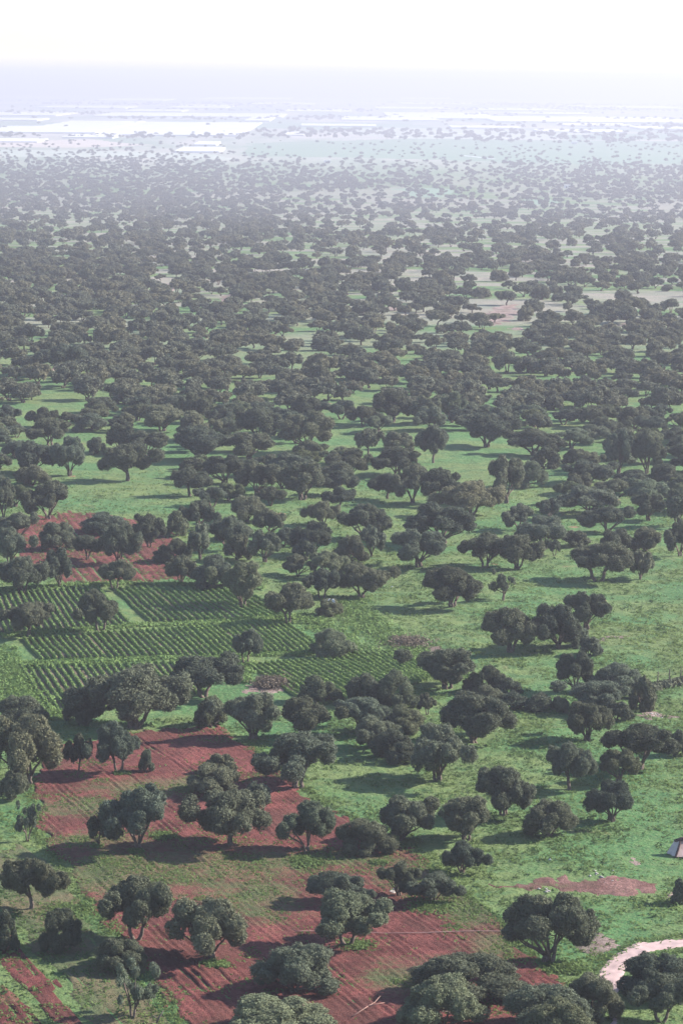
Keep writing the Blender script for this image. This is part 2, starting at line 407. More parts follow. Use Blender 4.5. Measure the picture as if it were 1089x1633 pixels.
def ico(sub=1):
    t = (1 + 5 ** .5) / 2
    v = [(-1,t,0),(1,t,0),(-1,-t,0),(1,-t,0),(0,-1,t),(0,1,t),(0,-1,-t),(0,1,-t),(t,0,-1),(t,0,1),(-t,0,-1),(-t,0,1)]
    v = [np.array(p) / np.linalg.norm(p) for p in v]
    f = [(0,11,5),(0,5,1),(0,1,7),(0,7,10),(0,10,11),(1,5,9),(5,11,4),(11,10,2),(10,7,6),(7,1,8),(3,9,4),(3,4,2),(3,2,6),(3,6,8),(3,8,9),(4,9,5),(2,4,11),(6,2,10),(8,6,7),(9,8,1)]
    for _ in range(sub):
        cache = {}; nf = []
        def mid(a, b):
            k = (min(a, b), max(a, b))
            if k not in cache:
                p = v[a] + v[b]; v.append(p / np.linalg.norm(p)); cache[k] = len(v) - 1
            return cache[k]
        for a, b, c in f:
            x, y, z = mid(a, b), mid(b, c), mid(c, a)
            nf += [(a, x, z), (b, y, x), (c, z, y), (x, y, z)]
        f = nf
    return np.array(v), np.array(f)
ICO0, ICO1 = ico(0), ico(1)

def make_lobes(kind, seed):
    """lobes of a crown of unit size 7 m wide, 5 m high: list of (centre, radius)"""
    r = np.random.default_rng(seed); L = []
    if kind == 'S':      # shrub: a dome down to the ground
        for i in range(26):
            th = r.uniform(0, 6.283); q = math.sqrt(r.uniform(0, 1)); z = r.uniform(0, 1) ** .8
            rr = 2.75 * math.sqrt(max(0.05, 1 - (z * .95) ** 2)) * (.45 + .55 * q)
            L.append(((rr * math.cos(th), rr * math.sin(th), .55 + 3.3 * z), r.uniform(.65, 1.15)))
    elif kind == 'P':    # sparse young tree
        for i in range(22):
            th = r.uniform(0, 6.283); q = r.uniform(.1, 1); z = r.uniform(0, 1)
            L.append(((2.6 * q * math.cos(th), 2.6 * q * math.sin(th), 2.0 + 2.4 * z), r.uniform(.35, .7)))
    else:
        zb = {'U': 1.75, 'V': 1.45}[kind]
        n_main = 5 + int(r.integers(0, 3))
        base = r.uniform(0, 6.283)
        for k in range(n_main):      # foliage masses, each a group of lobes
            th = base + 6.283 * k / n_main + r.normal(0, .3); q = r.uniform(1.2, 2.2)
            mz = zb + r.uniform(.5, 1.5)
            mc = np.array([q * math.cos(th), q * math.sin(th), mz])
            for j in range(5):
                o = r.normal(size=3) * np.array([.65, .65, .42])
                L.append((tuple(mc + o), r.uniform(.6, 1.05)))
        for j in range(7):
            th = r.uniform(0, 6.283); q = r.uniform(0, 1.3)
            L.append(((q * math.cos(th), q * math.sin(th), zb + 1.5 + r.uniform(0, .9)), r.uniform(.75, 1.15)))
    C = np.array([c for c, _ in L]); R = np.array([q for _, q in L])
    if kind != 'S':
        drop = r.random(len(R)) < r.uniform(.05, .32); C, R = C[~drop], R[~drop] * .92
    # fit to 7 m x 5 m
    ext = np.percentile(np.hypot(C[:, 0], C[:, 1]) + R, 90); C[:, :2] *= 3.5 / ext
    top = (C[:, 2] + R).max(); low = (C[:, 2] - R).min() if kind != 'S' else 0
    z0 = {'U': 1.6, 'V': 1.25, 'S': 0, 'P': 1.3}[kind]
    C[:, 2] = z0 + (C[:, 2] - low) * (5.0 - z0) / (top - low)
    if kind == 'S': R = np.minimum(R, C[:, 2] + .25)
    return C, R

def crown_mesh(name, kind, seed, n_leaf, L, W, core_sub=1, spread=.7):
    C, R = make_lobes(kind, seed)
    r = np.random.default_rng(seed + 99)
    # small tufts of foliage on the lobes
    ns = 20
    d0 = r.normal(size=(len(R) * ns, 3)); d0[:, 2] += .2; d0 /= np.linalg.norm(d0, axis=1, keepdims=True)
    Cs = np.repeat(C, ns, 0) + d0 * (np.repeat(R, ns) * r.uniform(.70, .98, len(d0)))[:, None]
    Rs = np.repeat(R, ns) * r.uniform(.15, .32, len(d0))
    ok = np.ones(len(Rs), bool)
    for j in range(len(R)): ok &= ~(np.linalg.norm(Cs - C[j], axis=1) < .62 * R[j])
    if kind == 'S': ok &= Cs[:, 2] > .1
    Cs, Rs, d0 = Cs[ok], Rs[ok], d0[ok]
    AC, AR = np.concatenate([Cs, C]), np.concatenate([Rs, R])
    wts = np.concatenate([Rs ** 2 / (Rs ** 2).sum() * .62, R ** 2 / (R ** 2).sum() * .38])
    k = r.choice(len(AR), int(n_leaf * 2.2), p=wts)
    d = r.normal(size=(len(k), 3)); d /= np.linalg.norm(d, axis=1, keepdims=True)
    P = AC[k] + d * (AR[k] * (r.uniform(.72, 1.04, len(k)) + np.where(AR[k] < .45, r.exponential(.16, len(k)), r.exponential(.05, len(k)))))[:, None]
    keep = np.ones(len(k), bool)
    for j in range(len(R)): keep &= ~(np.linalg.norm(P - C[j], axis=1) < .70 * R[j])
    if kind == 'S': keep &= P[:, 2] > .03
    P = P[keep][:n_leaf]; d = d[keep][:n_leaf]
    v1, f1 = sprigs(P, d + np.array([0, 0, .15]), L, W, spread)
    # inner leaf mass: hidden solid lumps, added to block light through the crown
    iv, jf = (ICO1 if core_sub else ICO0)
    cs = .54 if kind != 'P' else .3
    vs_, fs_ = [], []
    for j in range(len(R)):
        nz = .8 + .45 * vnoise(iv[:, 0] * 1.9 + j * 7, iv[:, 1] * 1.9 + iv[:, 2] * 1.7)
        vs_.append(C[j] + iv * (R[j] * cs * nz)[:, None]); fs_.append(jf + j * len(iv))
    v2 = np.concatenate(vs_); f2 = np.concatenate(fs_)
    if kind == 'S': v2[:, 2] = np.maximum(v2[:, 2], .02)
    return mesh_np(name, np.concatenate([v1, v2]), np.concatenate([f1, f2 + len(v1)])), C, R

def wood_meshes(kind, seed, C, R):
    """trunk (one or several stems from the base) and limbs running up into the crown"""
    r = np.random.default_rng(seed + 5)
    ns = {'U': int(r.integers(1, 3)), 'V': int(r.integers(3, 5)), 'S': 3, 'P': 2}[kind]
    fork = {'U': 1.35, 'V': .7, 'S': .4, 'P': 1.0}[kind]
    tr = MB(); limbs = []
    order = np.argsort(r.random(len(R)))
    th0 = r.uniform(0, 6.28)
    for s in range(ns):
        th = th0 + 6.283 * s / ns + r.normal(0, .3)
        off = .18 if ns > 1 else .03
        p0 = Vector((off * math.cos(th), off * math.sin(th), -.25))
        lean = .45 if ns > 1 else .12
        p2 = Vector((math.cos(th) * lean * fork + r.normal(0, .08), math.sin(th) * lean * fork + r.normal(0, .08), fork))
        p1 = p0.lerp(p2, .5) + Vector((r.normal(0, .09), r.normal(0, .09), 0))
        r0 = .26 if ns == 1 else .19
        tr.tube([p0, p0 + Vector((0, 0, .2)), p1, p2], [r0 * 1.5, r0 * 1.05, r0 * .85, r0 * .72], 8)
        nl = 4 if ns <= 2 else 2
        # nearest-direction lobes for this stem
        ang = np.cos(np.arctan2(C[:, 1], C[:, 0]) - th) + .3 * r.random(len(R))
        pick = np.argsort(-ang)[: max(nl * 2, 4)]
        for j in r.permutation(pick)[:nl]:
            e = Vector(C[j]); m = p2.lerp(e, .5) + Vector((r.normal(0, .15), r.normal(0, .15), -.12))
            lb = MB(); lb.tube([p2 - Vector((0, 0, .08)), p2.lerp(m, .5) + Vector((0, 0, .06)), m, e], [r0 * .66, r0 * .5, r0 * .38, r0 * .16], 6)
            tw = Vector(C[int(r.integers(0, len(R)))]); tw = m.lerp(tw, .35)
            lb.tube([m, m.lerp(tw, .5) + Vector((0, 0, .1)), tw], [r0 * .26, r0 * .18, r0 * .08], 5)
            limbs.append(lb)
    return tr, limbs
def mb_mesh(name, mb):
    me = bpy.data.meshes.new(name); me.from_pydata(mb.v, [], mb.f); me.update()
    for p in me.polygons: p.use_smooth = True
    me.materials.append(M["bark"]); return me

VAR = {}       # near variants: crown, trunk and limb meshes
MID = {}       # farther variants: lighter crown and one mesh of wood
for kind, cnt in (('U', 5), ('V', 5), ('S', 4), ('P', 2)):
    for i in range(cnt):
        sd = 100 * ord(kind) + i * 7
        nl = 46000 if kind != 'P' else 13000
        cm, C, R = crown_mesh("argan_crown", kind, sd, nl, .155, .10); cm.materials.append(M["leaf"])
        tr, lb = wood_meshes(kind, sd, C, R)
        VAR.setdefault(kind, []).append((cm, mb_mesh("argan_trunk", tr), [mb_mesh("argan_limb", q) for q in lb]))
        cm2, C, R = crown_mesh("argan_crown_light", kind, sd, nl // 5, .33, .22, 1); cm2.materials.append(M["leaf"])
        w = MB(); w.v = list(tr.v); w.f = list(tr.f)
        for q in lb: w.add(q.v, q.f)
        MID.setdefault(kind, []).append((cm2, mb_mesh("argan_trunk_light", w)))

TINT = {'g': (1, 1, 1), 'k': (.78, .79, .80), 'b': (1.12, .99, .90), 'l': (1.12, 1.14, 1.04), 'o': (1.12, 1.15, .85)}
ALL_TREES = []
def tree(xl, xr, yt, yb, code, label, group, name="argan_tree", seed=None):
    kind = code[0]; tint = code[1] if len(code) > 1 else 'g'
    xc = (xl + xr) / 2
    P = px(xc, yb); s = scale_at(P); dp = dep_at(P)
    wpx = xr - xl
    if kind == 'S':
        yb2 = yb - .33 * wpx * math.sin(dp); P = px(xc, yb2); s = scale_at(P)
        h = (yb2 - yt) / (s * math.cos(dp)) * 1.02
    else:
        h = (yb - yt) / (s * math.cos(dp))
    w = wpx / s
    h = min(max(h, .35 * w), 1.6 * w)
    z = float(height(P[0], P[1]))
    rs = random.Random(int(xl * 31 + yb * 17))
    o = empty(name, (P[0], P[1], z - .03), rs.uniform(0, 6.283))
    an = rs.uniform(.85, 1.15); o.scale = (w * 1.06 / 7.0 * an, w * 1.06 / 7.0 / an, h / 5.0)
    big = wpx > 50
    t = TINT[tint]; j = rs.uniform(.78, 1.22); k2 = rs.uniform(-.09, .06)
    col = (t[0] * j * (1 + k2), t[1] * j, t[2] * j * (1 - k2), 1)
    if big:
        cm, tm, lm = rs.choice(VAR[kind])
        c = obj("crown", cm, None, o); tk = obj("trunk", tm, None, o)
        for q in lm: obj("limb", q, None, tk)
    else:
        cm, tm = rs.choice(MID[kind])
        c = obj("crown", cm, None, o); obj("trunk", tm, None, o)
    c.color = col
    tag(o, label, "shrub" if name == "argan_shrub" else "tree", group)
    ALL_TREES.append((P[0], P[1], w / 2))
    return o
# ------------------------------------------------------------------ trees traced one by one: crown left, right, top, trunk base | shape and tint | label
G_RED = "trees on the red ploughed field"; G_MEAD = "trees on the near green meadow"; G_VEG = "trees in and around the vegetable plots"
G_TRACK = "trees and shrubs near the dirt track"; G_PLOT = "trees on the small red plot behind the vegetables"; G_MID = "trees of the middle grove"; G_FAR = "trees of the large meadow clearing"
NEAR = """
2,100,1373,1450|Ub|RED|brownish tree with a dark bush at its foot, left edge of the ploughed field
152,283,1405,1503|Uk|RED|large dark spreading tree with a thick leaning trunk on weedy red soil
268,403,1433,1529|Vb|RED|wide brownish tree on several thin stems, right beside the dark spreading tree
66,132,1450,1521|Sk|RED|small dark bushy tree whose shadow crosses the bottom left red strip
-16,32,1455,1520|Sk|RED|dark bush cut by the left edge at the bottom strips
150,236,1500,1557|Sk|RED|dark round shrub just behind the slender tree at the bottom left
165,260,1533,1622|Pg|RED|slender thin-stemmed tree on the grass strip at the bottom left
398,540,1508,1595|Sg|RED|bushy grey-olive tree at the bottom centre of the ploughed field
345,532,1587,1668|Sl|RED|pale olive bush cut by the bottom edge, centre left
482,627,1422,1505|Ul|RED|clumpy umbrella tree with three dark stems in the middle of the red soil
485,582,1385,1436|Ug|RED|rounded tree directly behind the clumpy umbrella tree
601,669,1373,1427|Vk|RED|small dark tree with pale stones at its foot, right part of the ploughed field
653,730,1391,1437|Vg|RED|low spreading tree over bright weeds, beside the tree with stones
137,178,1300,1352|Vk|RED|small thin tree with a light tuft at its stem, left of a large one
158,284,1267,1357|Vg|RED|large grey-brown tree with hanging crown on the left of the ploughed field
22,68,1273,1340|Pg|RED|small crooked tree on grass at the left edge, above the brownish tree
295,440,1267,1350|Ug|RED|clumpy tree with a forked leaning trunk, centre left of the ploughed field
388,433,1250,1287|Sk|RED|small dark shrub behind the right side of the forked clumpy tree
292,386,1224,1276|Sb|RED|brownish bush behind the forked clumpy tree
445,536,1280,1357|Vl|RED|pale clumpy tree leaning right, beside the plot boundary
535,627,1307,1366|Sg|RED|broad grey shrub on the boundary between red soil and meadow
330,378,1203,1238|Sb|RED|low brown shrub at the top of the ploughed field
405,546,1173,1256|Vk|RED|wide dark tree with short leaning stems on the plot's upper corner
103,148,1172,1232|Uk|RED|straight-trunked dark tree, left of a pair at the red field's top
146,232,1157,1235|Uk|RED|flat-topped dark tree, right of a pair at the top of the red field
220,246,1198,1237|Sg|RED|small upright shrub right of the flat-topped dark tree
-22,110,1138,1250|Vb|RED|very large brown-grey tree at the left edge below the vegetable plots
-12,78,1113,1165|Sg|RED|bushy tree behind the very large tree at the left edge
-2,50,1227,1277|Sb|RED|brownish shrub at the left edge in front of the very large tree
100,170,1098,1157|Sk|VEG|low dark left end of the big dark clump below the vegetable rows
132,303,1063,1160|Vk|VEG|biggest dark clump of a tree, standing at the lower edge of the vegetable rows
263,390,1045,1110|Uk|VEG|dark leaning tree with bare lower branches at the lower edge of the vegetables
363,421,1004,1060|Uk|VEG|small dark tree standing in the middle of the vegetable rows
491,572,1003,1050|Sl|VEG|pale bushy tree at the right end of the middle vegetable plot
122,198,943,1010|Uk|VEG|round dark tree in the upper vegetable plot, left of centre
4,90,965,1016|Ub|VEG|reddish brown tree in the upper vegetable plot at the left edge
473,547,1078,1124|Sl|VEG|pale olive bush in front of the right vegetable plot
545,617,1076,1128|Sg|VEG|bush at the lower edge of the right vegetable plot, left of two
600,667,1071,1132|Sl|VEG|pale twiggy bush at the lower edge of the right vegetable plot, right of two
653,770,1033,1098|Vk|VEG|dark multi-stemmed tree at the right corner of the vegetable plots
305,368,1110,1162|Sl|VEG|pale low bush right of the biggest dark clump
355,452,1103,1178|Vg|VEG|broad grey tree in the row between vegetables and red field
440,532,1112,1175|Vg|VEG|grey tree with thin stems, right next to the broad grey tree
528,622,1112,1166|Vg|VEG|tree in front of the twiggy bushes at the right vegetable plot
608,682,1128,1172|Sl|VEG|pale bush right of the tree before the right vegetable plot
550,634,1143,1192|Vg|VEG|clumpy tree behind the big double-crowned meadow tree
588,670,1168,1218|Sk|MEAD|low dark left half of the big double-crowned meadow tree
640,757,1156,1243|Vg|MEAD|large pale-topped tree casting a long oval shadow on the meadow
688,822,1107,1186|Vk|MEAD|large dark tree with a short trunk at the hedge's left end
664,697,1106,1140|Ug|MEAD|small round tree between the twiggy bush and the large dark tree
740,802,1060,1108|Sg|MEAD|bush of the hedge row just right of the multi-stemmed corner tree
786,832,1082,1110|Sg|MEAD|low bush tapering off the upper hedge row
748,803,1097,1133|Sg|MEAD|left bush of the lower hedge row
794,842,1104,1135|Sk|MEAD|second bush of the lower hedge row
836,884,1106,1137|Sk|MEAD|third, rounded bush of the lower hedge row
876,908,1111,1137|Sg|MEAD|rightmost small bush of the lower hedge row
882,950,1040,1104|Vk|MEAD|tall dark tree at the upper left of the dense clump on the right
935,1032,1058,1112|Sg|MEAD|broad bush at the back of the dense clump on the right
896,1004,1084,1135|Vg|MEAD|wide tree at the front of the dense clump on the right
1000,1048,1075,1133|Sg|MEAD|bush at the right end of the dense clump by the fence
894,976,1121,1183|Vg|MEAD|tree with a short forked trunk below the dense clump on the right
958,1006,1119,1153|Sg|MEAD|small bush peeking out behind the short forked tree
960,1076,1154,1224|Vk|MEAD|wide dark tree with slanting stems near the right edge
1068,1112,1164,1206|Sg|MEAD|bush cut by the right edge beside the wide dark tree
868,948,1182,1256|Ug|MEAD|tree with one crooked thin trunk right of the meadow's centre
951,1022,1193,1245|Vl|MEAD|pale open tree in front of the wide dark tree at the right
749,854,1223,1301|Vg|MEAD|open branching tree in the middle of the near meadow
936,1013,1245,1309|Vk|MEAD|small dark tree with two slanting stems on the right meadow
831,921,1278,1343|Sk|MEAD|dense dome-shaped dark tree on the open meadow
689,794,1269,1341|Vg|MEAD|fan-shaped tree on several stems, right one of two side by side
590,694,1271,1339|Vg|MEAD|spreading tree on a bent trunk, left one of two side by side
703,769,1343,1393|Vk|MEAD|small fan-shaped tree on thin stems below the pair
801,947,1429,1536|Vk|TRACK|large dark tree with twin trunks left of the pale dirt track
656,838,1532,1606|Sk|TRACK|wide dark bush at the lower tip of the ploughed field
628,778,1568,1662|Sl|TRACK|pale-topped bush at the bottom edge, left of the thicket
795,932,1574,1655|Sg|TRACK|greyish bush at the bottom edge in the middle of the thicket
898,992,1555,1628|Sb|TRACK|brownish bush at the bend of the dirt track
832,955,1600,1680|Sl|TRACK|pale bush cut by the bottom edge beside the track
992,1112,1526,1600|Sk|TRACK|dark bush under the dirt track at the right edge
1002,1105,1558,1632|Uk|TRACK|dark tree cut by the lower right corner
1068,1104,1403,1444|Sg|TRACK|shrub cut by the right edge above the dirt track
153,214,893,940|Ug|PLOT|round tree at the front edge of the small red plot
71,119,876,938|Vk|PLOT|tall narrow dark tree left of the small red plot's front
-4,76,889,948|Vk|PLOT|broad dark tree at the left edge above the vegetables
62,124,832,880|Sg|PLOT|rounded tree in the small red plot's upper left
-2,61,819,862|Vg|PLOT|tree at the left edge level with the red plot's back
-14,48,844,902|Vg|PLOT|tree at the left edge beside the red plot
126,208,817,853|Sg|PLOT|low wide tree at the back of the small red plot
157,223,837,902|Vg|PLOT|tall clumpy tree in the middle of the small red plot
114,166,855,894|Ug|PLOT|small tree left of the tall clumpy one on the red plot
209,267,822,872|Vk|PLOT|dark tree on the small red plot's right side
244,306,861,902|Sk|PLOT|dark low tree at the right end of the small red plot
264,314,887,932|Vg|PLOT|tree behind the upper vegetable plot, between red soil and grove
303,376,887,943|Sk|PLOT|dark domed tree behind the upper vegetable plot
345,427,894,968|Vl|PLOT|big pale round tree at the right end of the upper vegetable plot
420,499,932,996|Uk|VEG|dark round tree right above the middle vegetable plot's right end
480,546,909,957|Uk|MID|dark tree behind the shrub with the white cloth
533,618,899,954|Vg|MID|fan-shaped tree right of the shrub with the white cloth
620,716,845,905|Vg|FAR|umbrella tree with a pale trunk standing free on the meadow
650,759,804,868|Vk|FAR|large dark tree behind the free-standing umbrella tree
670,769,907,971|Vk|FAR|dark tree with slanting stems casting a long shadow, centre right
778,827,909,958|Pg|FAR|thin ragged tree standing alone on the meadow
732,816,853,906|Vg|FAR|left tree of a joined pair on the meadow
788,863,853,909|Vg|FAR|right tree of a joined pair on the meadow
826,907,824,876|Vg|FAR|clumpy tree just behind the joined pair
893,937,846,874|Sg|FAR|low bush beside the clumpy tree behind the joined pair
869,897,861,887|Ug|FAR|tiny round tree in front of the clumpy tree behind the pair
897,1010,862,926|Uk|FAR|wide umbrella tree with a short trunk and long shadow, right meadow
999,1043,876,923|Vg|FAR|small tree touching the wide umbrella tree on its right
956,1012,843,884|Vg|FAR|left tree of two behind the wide umbrella tree
1000,1058,843,884|Sg|FAR|right tree of two behind the wide umbrella tree
1055,1112,834,888|Vk|FAR|dark tree cut by the right edge behind the small tree
930,1005,808,850|Vk|FAR|dark tree behind the wide umbrella tree, second row
797,857,807,846|Vk|FAR|dark tree up behind the joined pair
768,857,971,1042|Vk|FAR|left tree of the big dark clump on the right meadow
843,935,966,1037|Vk|FAR|middle tree of the big dark clump on the right meadow
897,972,947,1006|Vk|FAR|back tree of the big dark clump on the right meadow
893,937,998,1037|Sg|FAR|low front bush of the big dark clump on the right meadow
919,961,1016,1049|Sk|FAR|small round bush below the big dark clump on the right meadow
290,347,798,844|Vg|MID|tree at the upper left end of the grove behind the vegetables
264,302,814,858|Sl|MID|pale tree between the red plot and the grove
297,342,839,894|Vg|MID|tall tree at the left of the grove behind the vegetables
330,392,824,878|Vg|MID|broad tree in the left of the grove behind the vegetables
360,427,793,838|Sg|MID|bushy tree on the grove's upper edge toward the clearing
345,407,829,864|Sg|MID|low tree inside the grove, left centre
405,458,813,853|Vb|MID|brownish tree on the grove's upper edge
398,447,847,898|Vg|MID|slim tree in the middle of the grove
354,402,854,898|Sg|MID|round bush in the grove above the big pale round tree
434,472,841,873|Sg|MID|small bush at the grove's right middle
467,533,831,883|Vk|MID|dark tree at the right side of the grove
488,541,799,838|Vg|MID|tree at the grove's upper right end
537,622,804,862|Vg|MID|wide tree above the path of shadow right of the grove
529,587,854,900|Sk|MID|dark round tree right of the grove's dark tree
569,614,841,888|Vg|MID|slim tree left of the free-standing umbrella tree
464,507,859,893|Sg|MID|low bush under the grove's dark tree
449,502,884,918|Vg|MID|left tree of two behind the dark tree by the white cloth
485,557,879,921|Vl|MID|right pale tree of two behind the dark tree by the white cloth
162,246,709,766|Uk|FAR|round dark tree alone in the left clearing with a long shadow
138,171,696,724|Sk|FAR|small dark bush upper left of the lone round tree in the clearing
40,119,666,708|Vk|FAR|dark tree at the back of the clump on the clearing's left
8,96,704,755|Vk|FAR|wide dark tree of the clump on the clearing's left
82,141,696,758|Vg|FAR|taller right tree of the clump on the clearing's left
18,86,742,778|Sb|FAR|brownish low bush below the clump on the clearing's left
167,217,674,720|Vk|FAR|left tree of a dark row behind the lone round tree
200,272,684,724|Vk|FAR|right tree of a dark row behind the lone round tree
219,302,644,686|Vg|FAR|clumpy tree at the clearing's back, left half
284,337,624,672|Vg|FAR|taller tree behind the clumpy one at the clearing's back
268,372,679,732|Vk|FAR|wide dark dome tree at the centre of the clearing's back row
354,442,689,733|Vk|FAR|dark tree right of the wide dome tree
273,334,747,792|Uk|FAR|small domed tree at the clearing's front, casting a thin shadow
319,397,726,772|Vk|FAR|tree behind the small domed one in the clearing's front group
378,442,736,788|Vg|FAR|leaning open tree in the clearing's front group
434,528,734,797|Vk|FAR|big dark tree at the right end of the clearing's front group
428,502,721,762|Vg|FAR|tree just behind the big dark tree of the front group
444,537,659,722|Vg|FAR|tall clumpy tree right of the clearing's back row
374,452,649,702|Vg|FAR|broad tree left of the tall clumpy one
327,379,647,683|Uk|FAR|small dark tree behind the wide dome tree
35,121,774,830|Vk|FAR|dark tree above the small red plot, on the clearing's edge
-15,27,764,828|Vg|FAR|tree cut by the left edge above the small red plot
62,139,549,598|Uk|FAR|broad flat dark tree on the far left, above the clearing
563,611,686,727|Uk|FAR|small dark tree left of the tall one in the central clearing
609,662,689,720|Sg|FAR|low bush between the two trees in the central clearing
659,722,679,737|Uk|FAR|tall round dark tree in the central clearing
591,674,711,757|Vk|FAR|tree group's left end below the central clearing's bush
591,644,756,795|Uk|FAR|small round tree left of the long thicket in the centre
624,692,744,802|Vk|FAR|left part of the long thicket in the centre
668,737,749,804|Vg|FAR|middle part of the long thicket in the centre
699,802,767,824|Vb|FAR|brownish right front of the long thicket in the centre
774,840,727,802|Vg|FAR|tall right end of the long thicket in the centre
809,870,734,778|Sl|FAR|pale bush at the far right of the long thicket
842,891,711,749|Sk|FAR|round dark bush above the long thicket's right end
737,814,659,712|Vk|FAR|dark broad tree right of the tall round dark tree
803,897,684,724|Vk|FAR|low wide tree joined to the dark broad one
589,662,624,674|Vk|FAR|dark tree at the back of the central clearing, left of three
654,702,634,677|Vg|FAR|middle tree of three at the back of the central clearing
699,742,624,674|Vl|FAR|pale right tree of three at the back of the central clearing
894,982,734,772|Vk|FAR|dark wide tree in the clearing on the right
959,1012,690,757|Vg|FAR|left tree of the dense right-hand group
1003,1057,692,757|Vg|FAR|right tree of the dense right-hand group
1034,1098,741,778|Vk|FAR|dark tree at the right edge below the dense group
855,897,794,828|Vk|FAR|small dark tree in front of the right clearing
889,992,774,818|Vg|FAR|wide low tree in front of the right clearing
1004,1062,784,828|Vg|FAR|rounded tree near the right edge in front of the right clearing
1054,1104,779,838|Vk|FAR|tall tree cut by the right edge in front of the right clearing
"""
GROUPS = {"RED": G_RED, "MEAD": G_MEAD, "VEG": G_VEG, "TRACK": G_TRACK, "PLOT": G_PLOT, "MID": G_MID, "FAR": G_FAR}
for line in NEAR.strip().splitlines():
    a, code, g, label = line.split("|")
    xl, xr, yt, yb = (float(q) for q in a.split(","))
    tree(xl, xr, yt, yb, code, label, GROUPS[g], "argan_shrub" if code[0] == 'S' else "argan_tree")

# the grove between the clearings and the far forest: standing close together, told apart only by their stretch of the grove
CLEAR = [(60, 660, 90, 18), (200, 790, 110, 40), (600, 740, 60, 25), (540, 700, 50, 30), (120, 745, 60, 15), (700, 870, 60, 25), (640, 600, 0, 0), (340, 640, 30, 8), (400, 575, 0, 0), (90, 632, 40, 8),
         (30, 575, 25, 6), (350, 490, 22, 12), (268, 460, 14, 7), (800, 502, 30, 12), (910, 582, 25, 5), (480, 545, 18, 12), (430, 645, 20, 10), (720, 735, 40, 22), (870, 770, 40, 15), (560, 655, 30, 15), (940, 720, 30, 8)]
def is_clear(u, v):
    return any(rx > 0 and ((u - cx) / rx) ** 2 + ((v - cy) / ry) ** 2 < 1 for cx, cy, rx, ry in CLEAR)
ZONES = [("left", 0, 300, "olive-grey tree packed in the grove beyond the left clearing"), ("centre", 300, 600, "olive-grey tree packed in the grove behind the central clearing"),
         ("right", 600, 860, "olive-grey tree packed in the grove right of the picture's middle"), ("far right", 860, 1120, "olive-grey tree packed in the grove along the right edge")]
rr = random.Random(11)
tries = 0; n_fill = 0
FILL_TOP = 545
# nearest first so that the individuals are the ones that show largest
cand = []
for k in range(4000):
    P0, P1 = px(544, 812), px(544, FILL_TOP)
    Y = rr.uniform(P0[1], P1[1]); X = rr.uniform(-.135, .135) * Y
    cand.append((Y, X))
cand.sort()
fill_used = 0
MAX_FILL = 112
kept = []; grove = []
for Y, X in cand:
    u, v = to_px(np.array(X), np.array(Y)); u = float(u); v = float(v)
    if is_clear(u, v): continue
    w = rr.uniform(4.6, 7.8)
    if any(math.hypot(X - a, (Y - b) * .8) < (w / 2 + c) * .97 for a, b, c in ALL_TREES): continue
    if v > 690 and not (u > 900 or u < 30 or 300 < u < 560): continue
    s = scale_at((X, Y)); h = w * rr.uniform(.48, .66)
    half = w * s / 2
    if u + half < 2 or u - half > 1087: 
        continue
    kept.append((u, v)); 
    z = [q for q in ZONES if q[1] <= min(max(u, 0), 1100)][-1]
    code = rr.choice(['Vg', 'Vg', 'Vk', 'Ug', 'Uk', 'Sg', 'Vl', 'Vo'])
    o = tree(u - half, u + half, v - h * s, v, code, z[3], "close grove, " + z[0] + " stretch", "argan_tree")
    look = {'k': "dark", 'l': "pale", 'g': "olive-grey", 'o': "olive-grey"}[code[1]] + {'U': " umbrella-shaped", 'V': " spreading", 'S': " bushy"}[code[0]]
    band = "front rows" if v > 660 else "middle rows" if v > 605 else "back rows"
    grove.append((z, band, look, u, o))
    fill_used += 1
    if fill_used >= MAX_FILL: break
FILL_END_Y = Y
ORD = ["first", "second", "third", "fourth", "fifth", "sixth", "seventh", "eighth", "ninth", "tenth", "eleventh", "twelfth", "thirteenth", "fourteenth", "fifteenth", "sixteenth", "seventeenth", "eighteenth", "nineteenth", "twentieth"]
GROVE = {"left": "the grove beyond the left clearing", "centre": "the grove behind the central clearing", "right": "the grove right of centre", "far right": "the grove along the right edge"}
cells = {}
for q in grove: cells.setdefault((q[0][0], q[1], q[2]), []).append(q)
for (zn, band, look), L in cells.items():
    L.sort(key=lambda q: q[3])
    for i, q in enumerate(L):
        q[4]["label"] = ("the only " if len(L) == 1 else ORD[i] + " ") + look + " tree " + ("" if len(L) == 1 else "from left ") + "in " + band + " of " + GROVE[zn]
print("traced and grove trees:", len(ALL_TREES), "fill:", fill_used, "to distance", round(FILL_END_Y))

# ------------------------------------------------------------------ forest beyond: too many to count, one object of joined trees
# source trees for the instances; they are not placed in the scene themselves
def source_tree(i, kind, seed, n_leaf, L, W, sub, tag_):
    """one joined crown and trunk for the forest"""
    me, C, R = crown_mesh("forest_tree", kind, seed, n_leaf, L, W, sub); me.materials.append(M["far_leaf"]); me.materials.append(M["bark"])
    tr, lb = wood_meshes(kind, seed, C, R)
    for q in lb[:4]: tr.add(q.v, q.f)
    import bmesh
    bm = bmesh.new(); bm.from_mesh(me)
    vs2 = [bm.verts.new(p) for p in tr.v]
    for f in tr.f:
        try: bm.faces.new([vs2[k] for k in f]).material_index = 1
        except ValueError: pass
    bm.to_mesh(me); bm.free()
    return bpy.data.objects.new("%s_%02d" % (tag_, i), me)
def kinds(tag_, spec):
    c = bpy.data.collections.new(tag_)
    for i, sp in enumerate(spec): c.objects.link(source_tree(i, *sp, tag_))
    return c
K1 = kinds("forest_kinds", [(k, 500 + i, 5200, .40, .26, 1) for i, k in enumerate("VVUVSUVU")])
K2 = kinds("far_forest_kinds", [(k, 600 + i, 1000, .75, .5, 0) for i, k in enumerate("VUVSVU")])
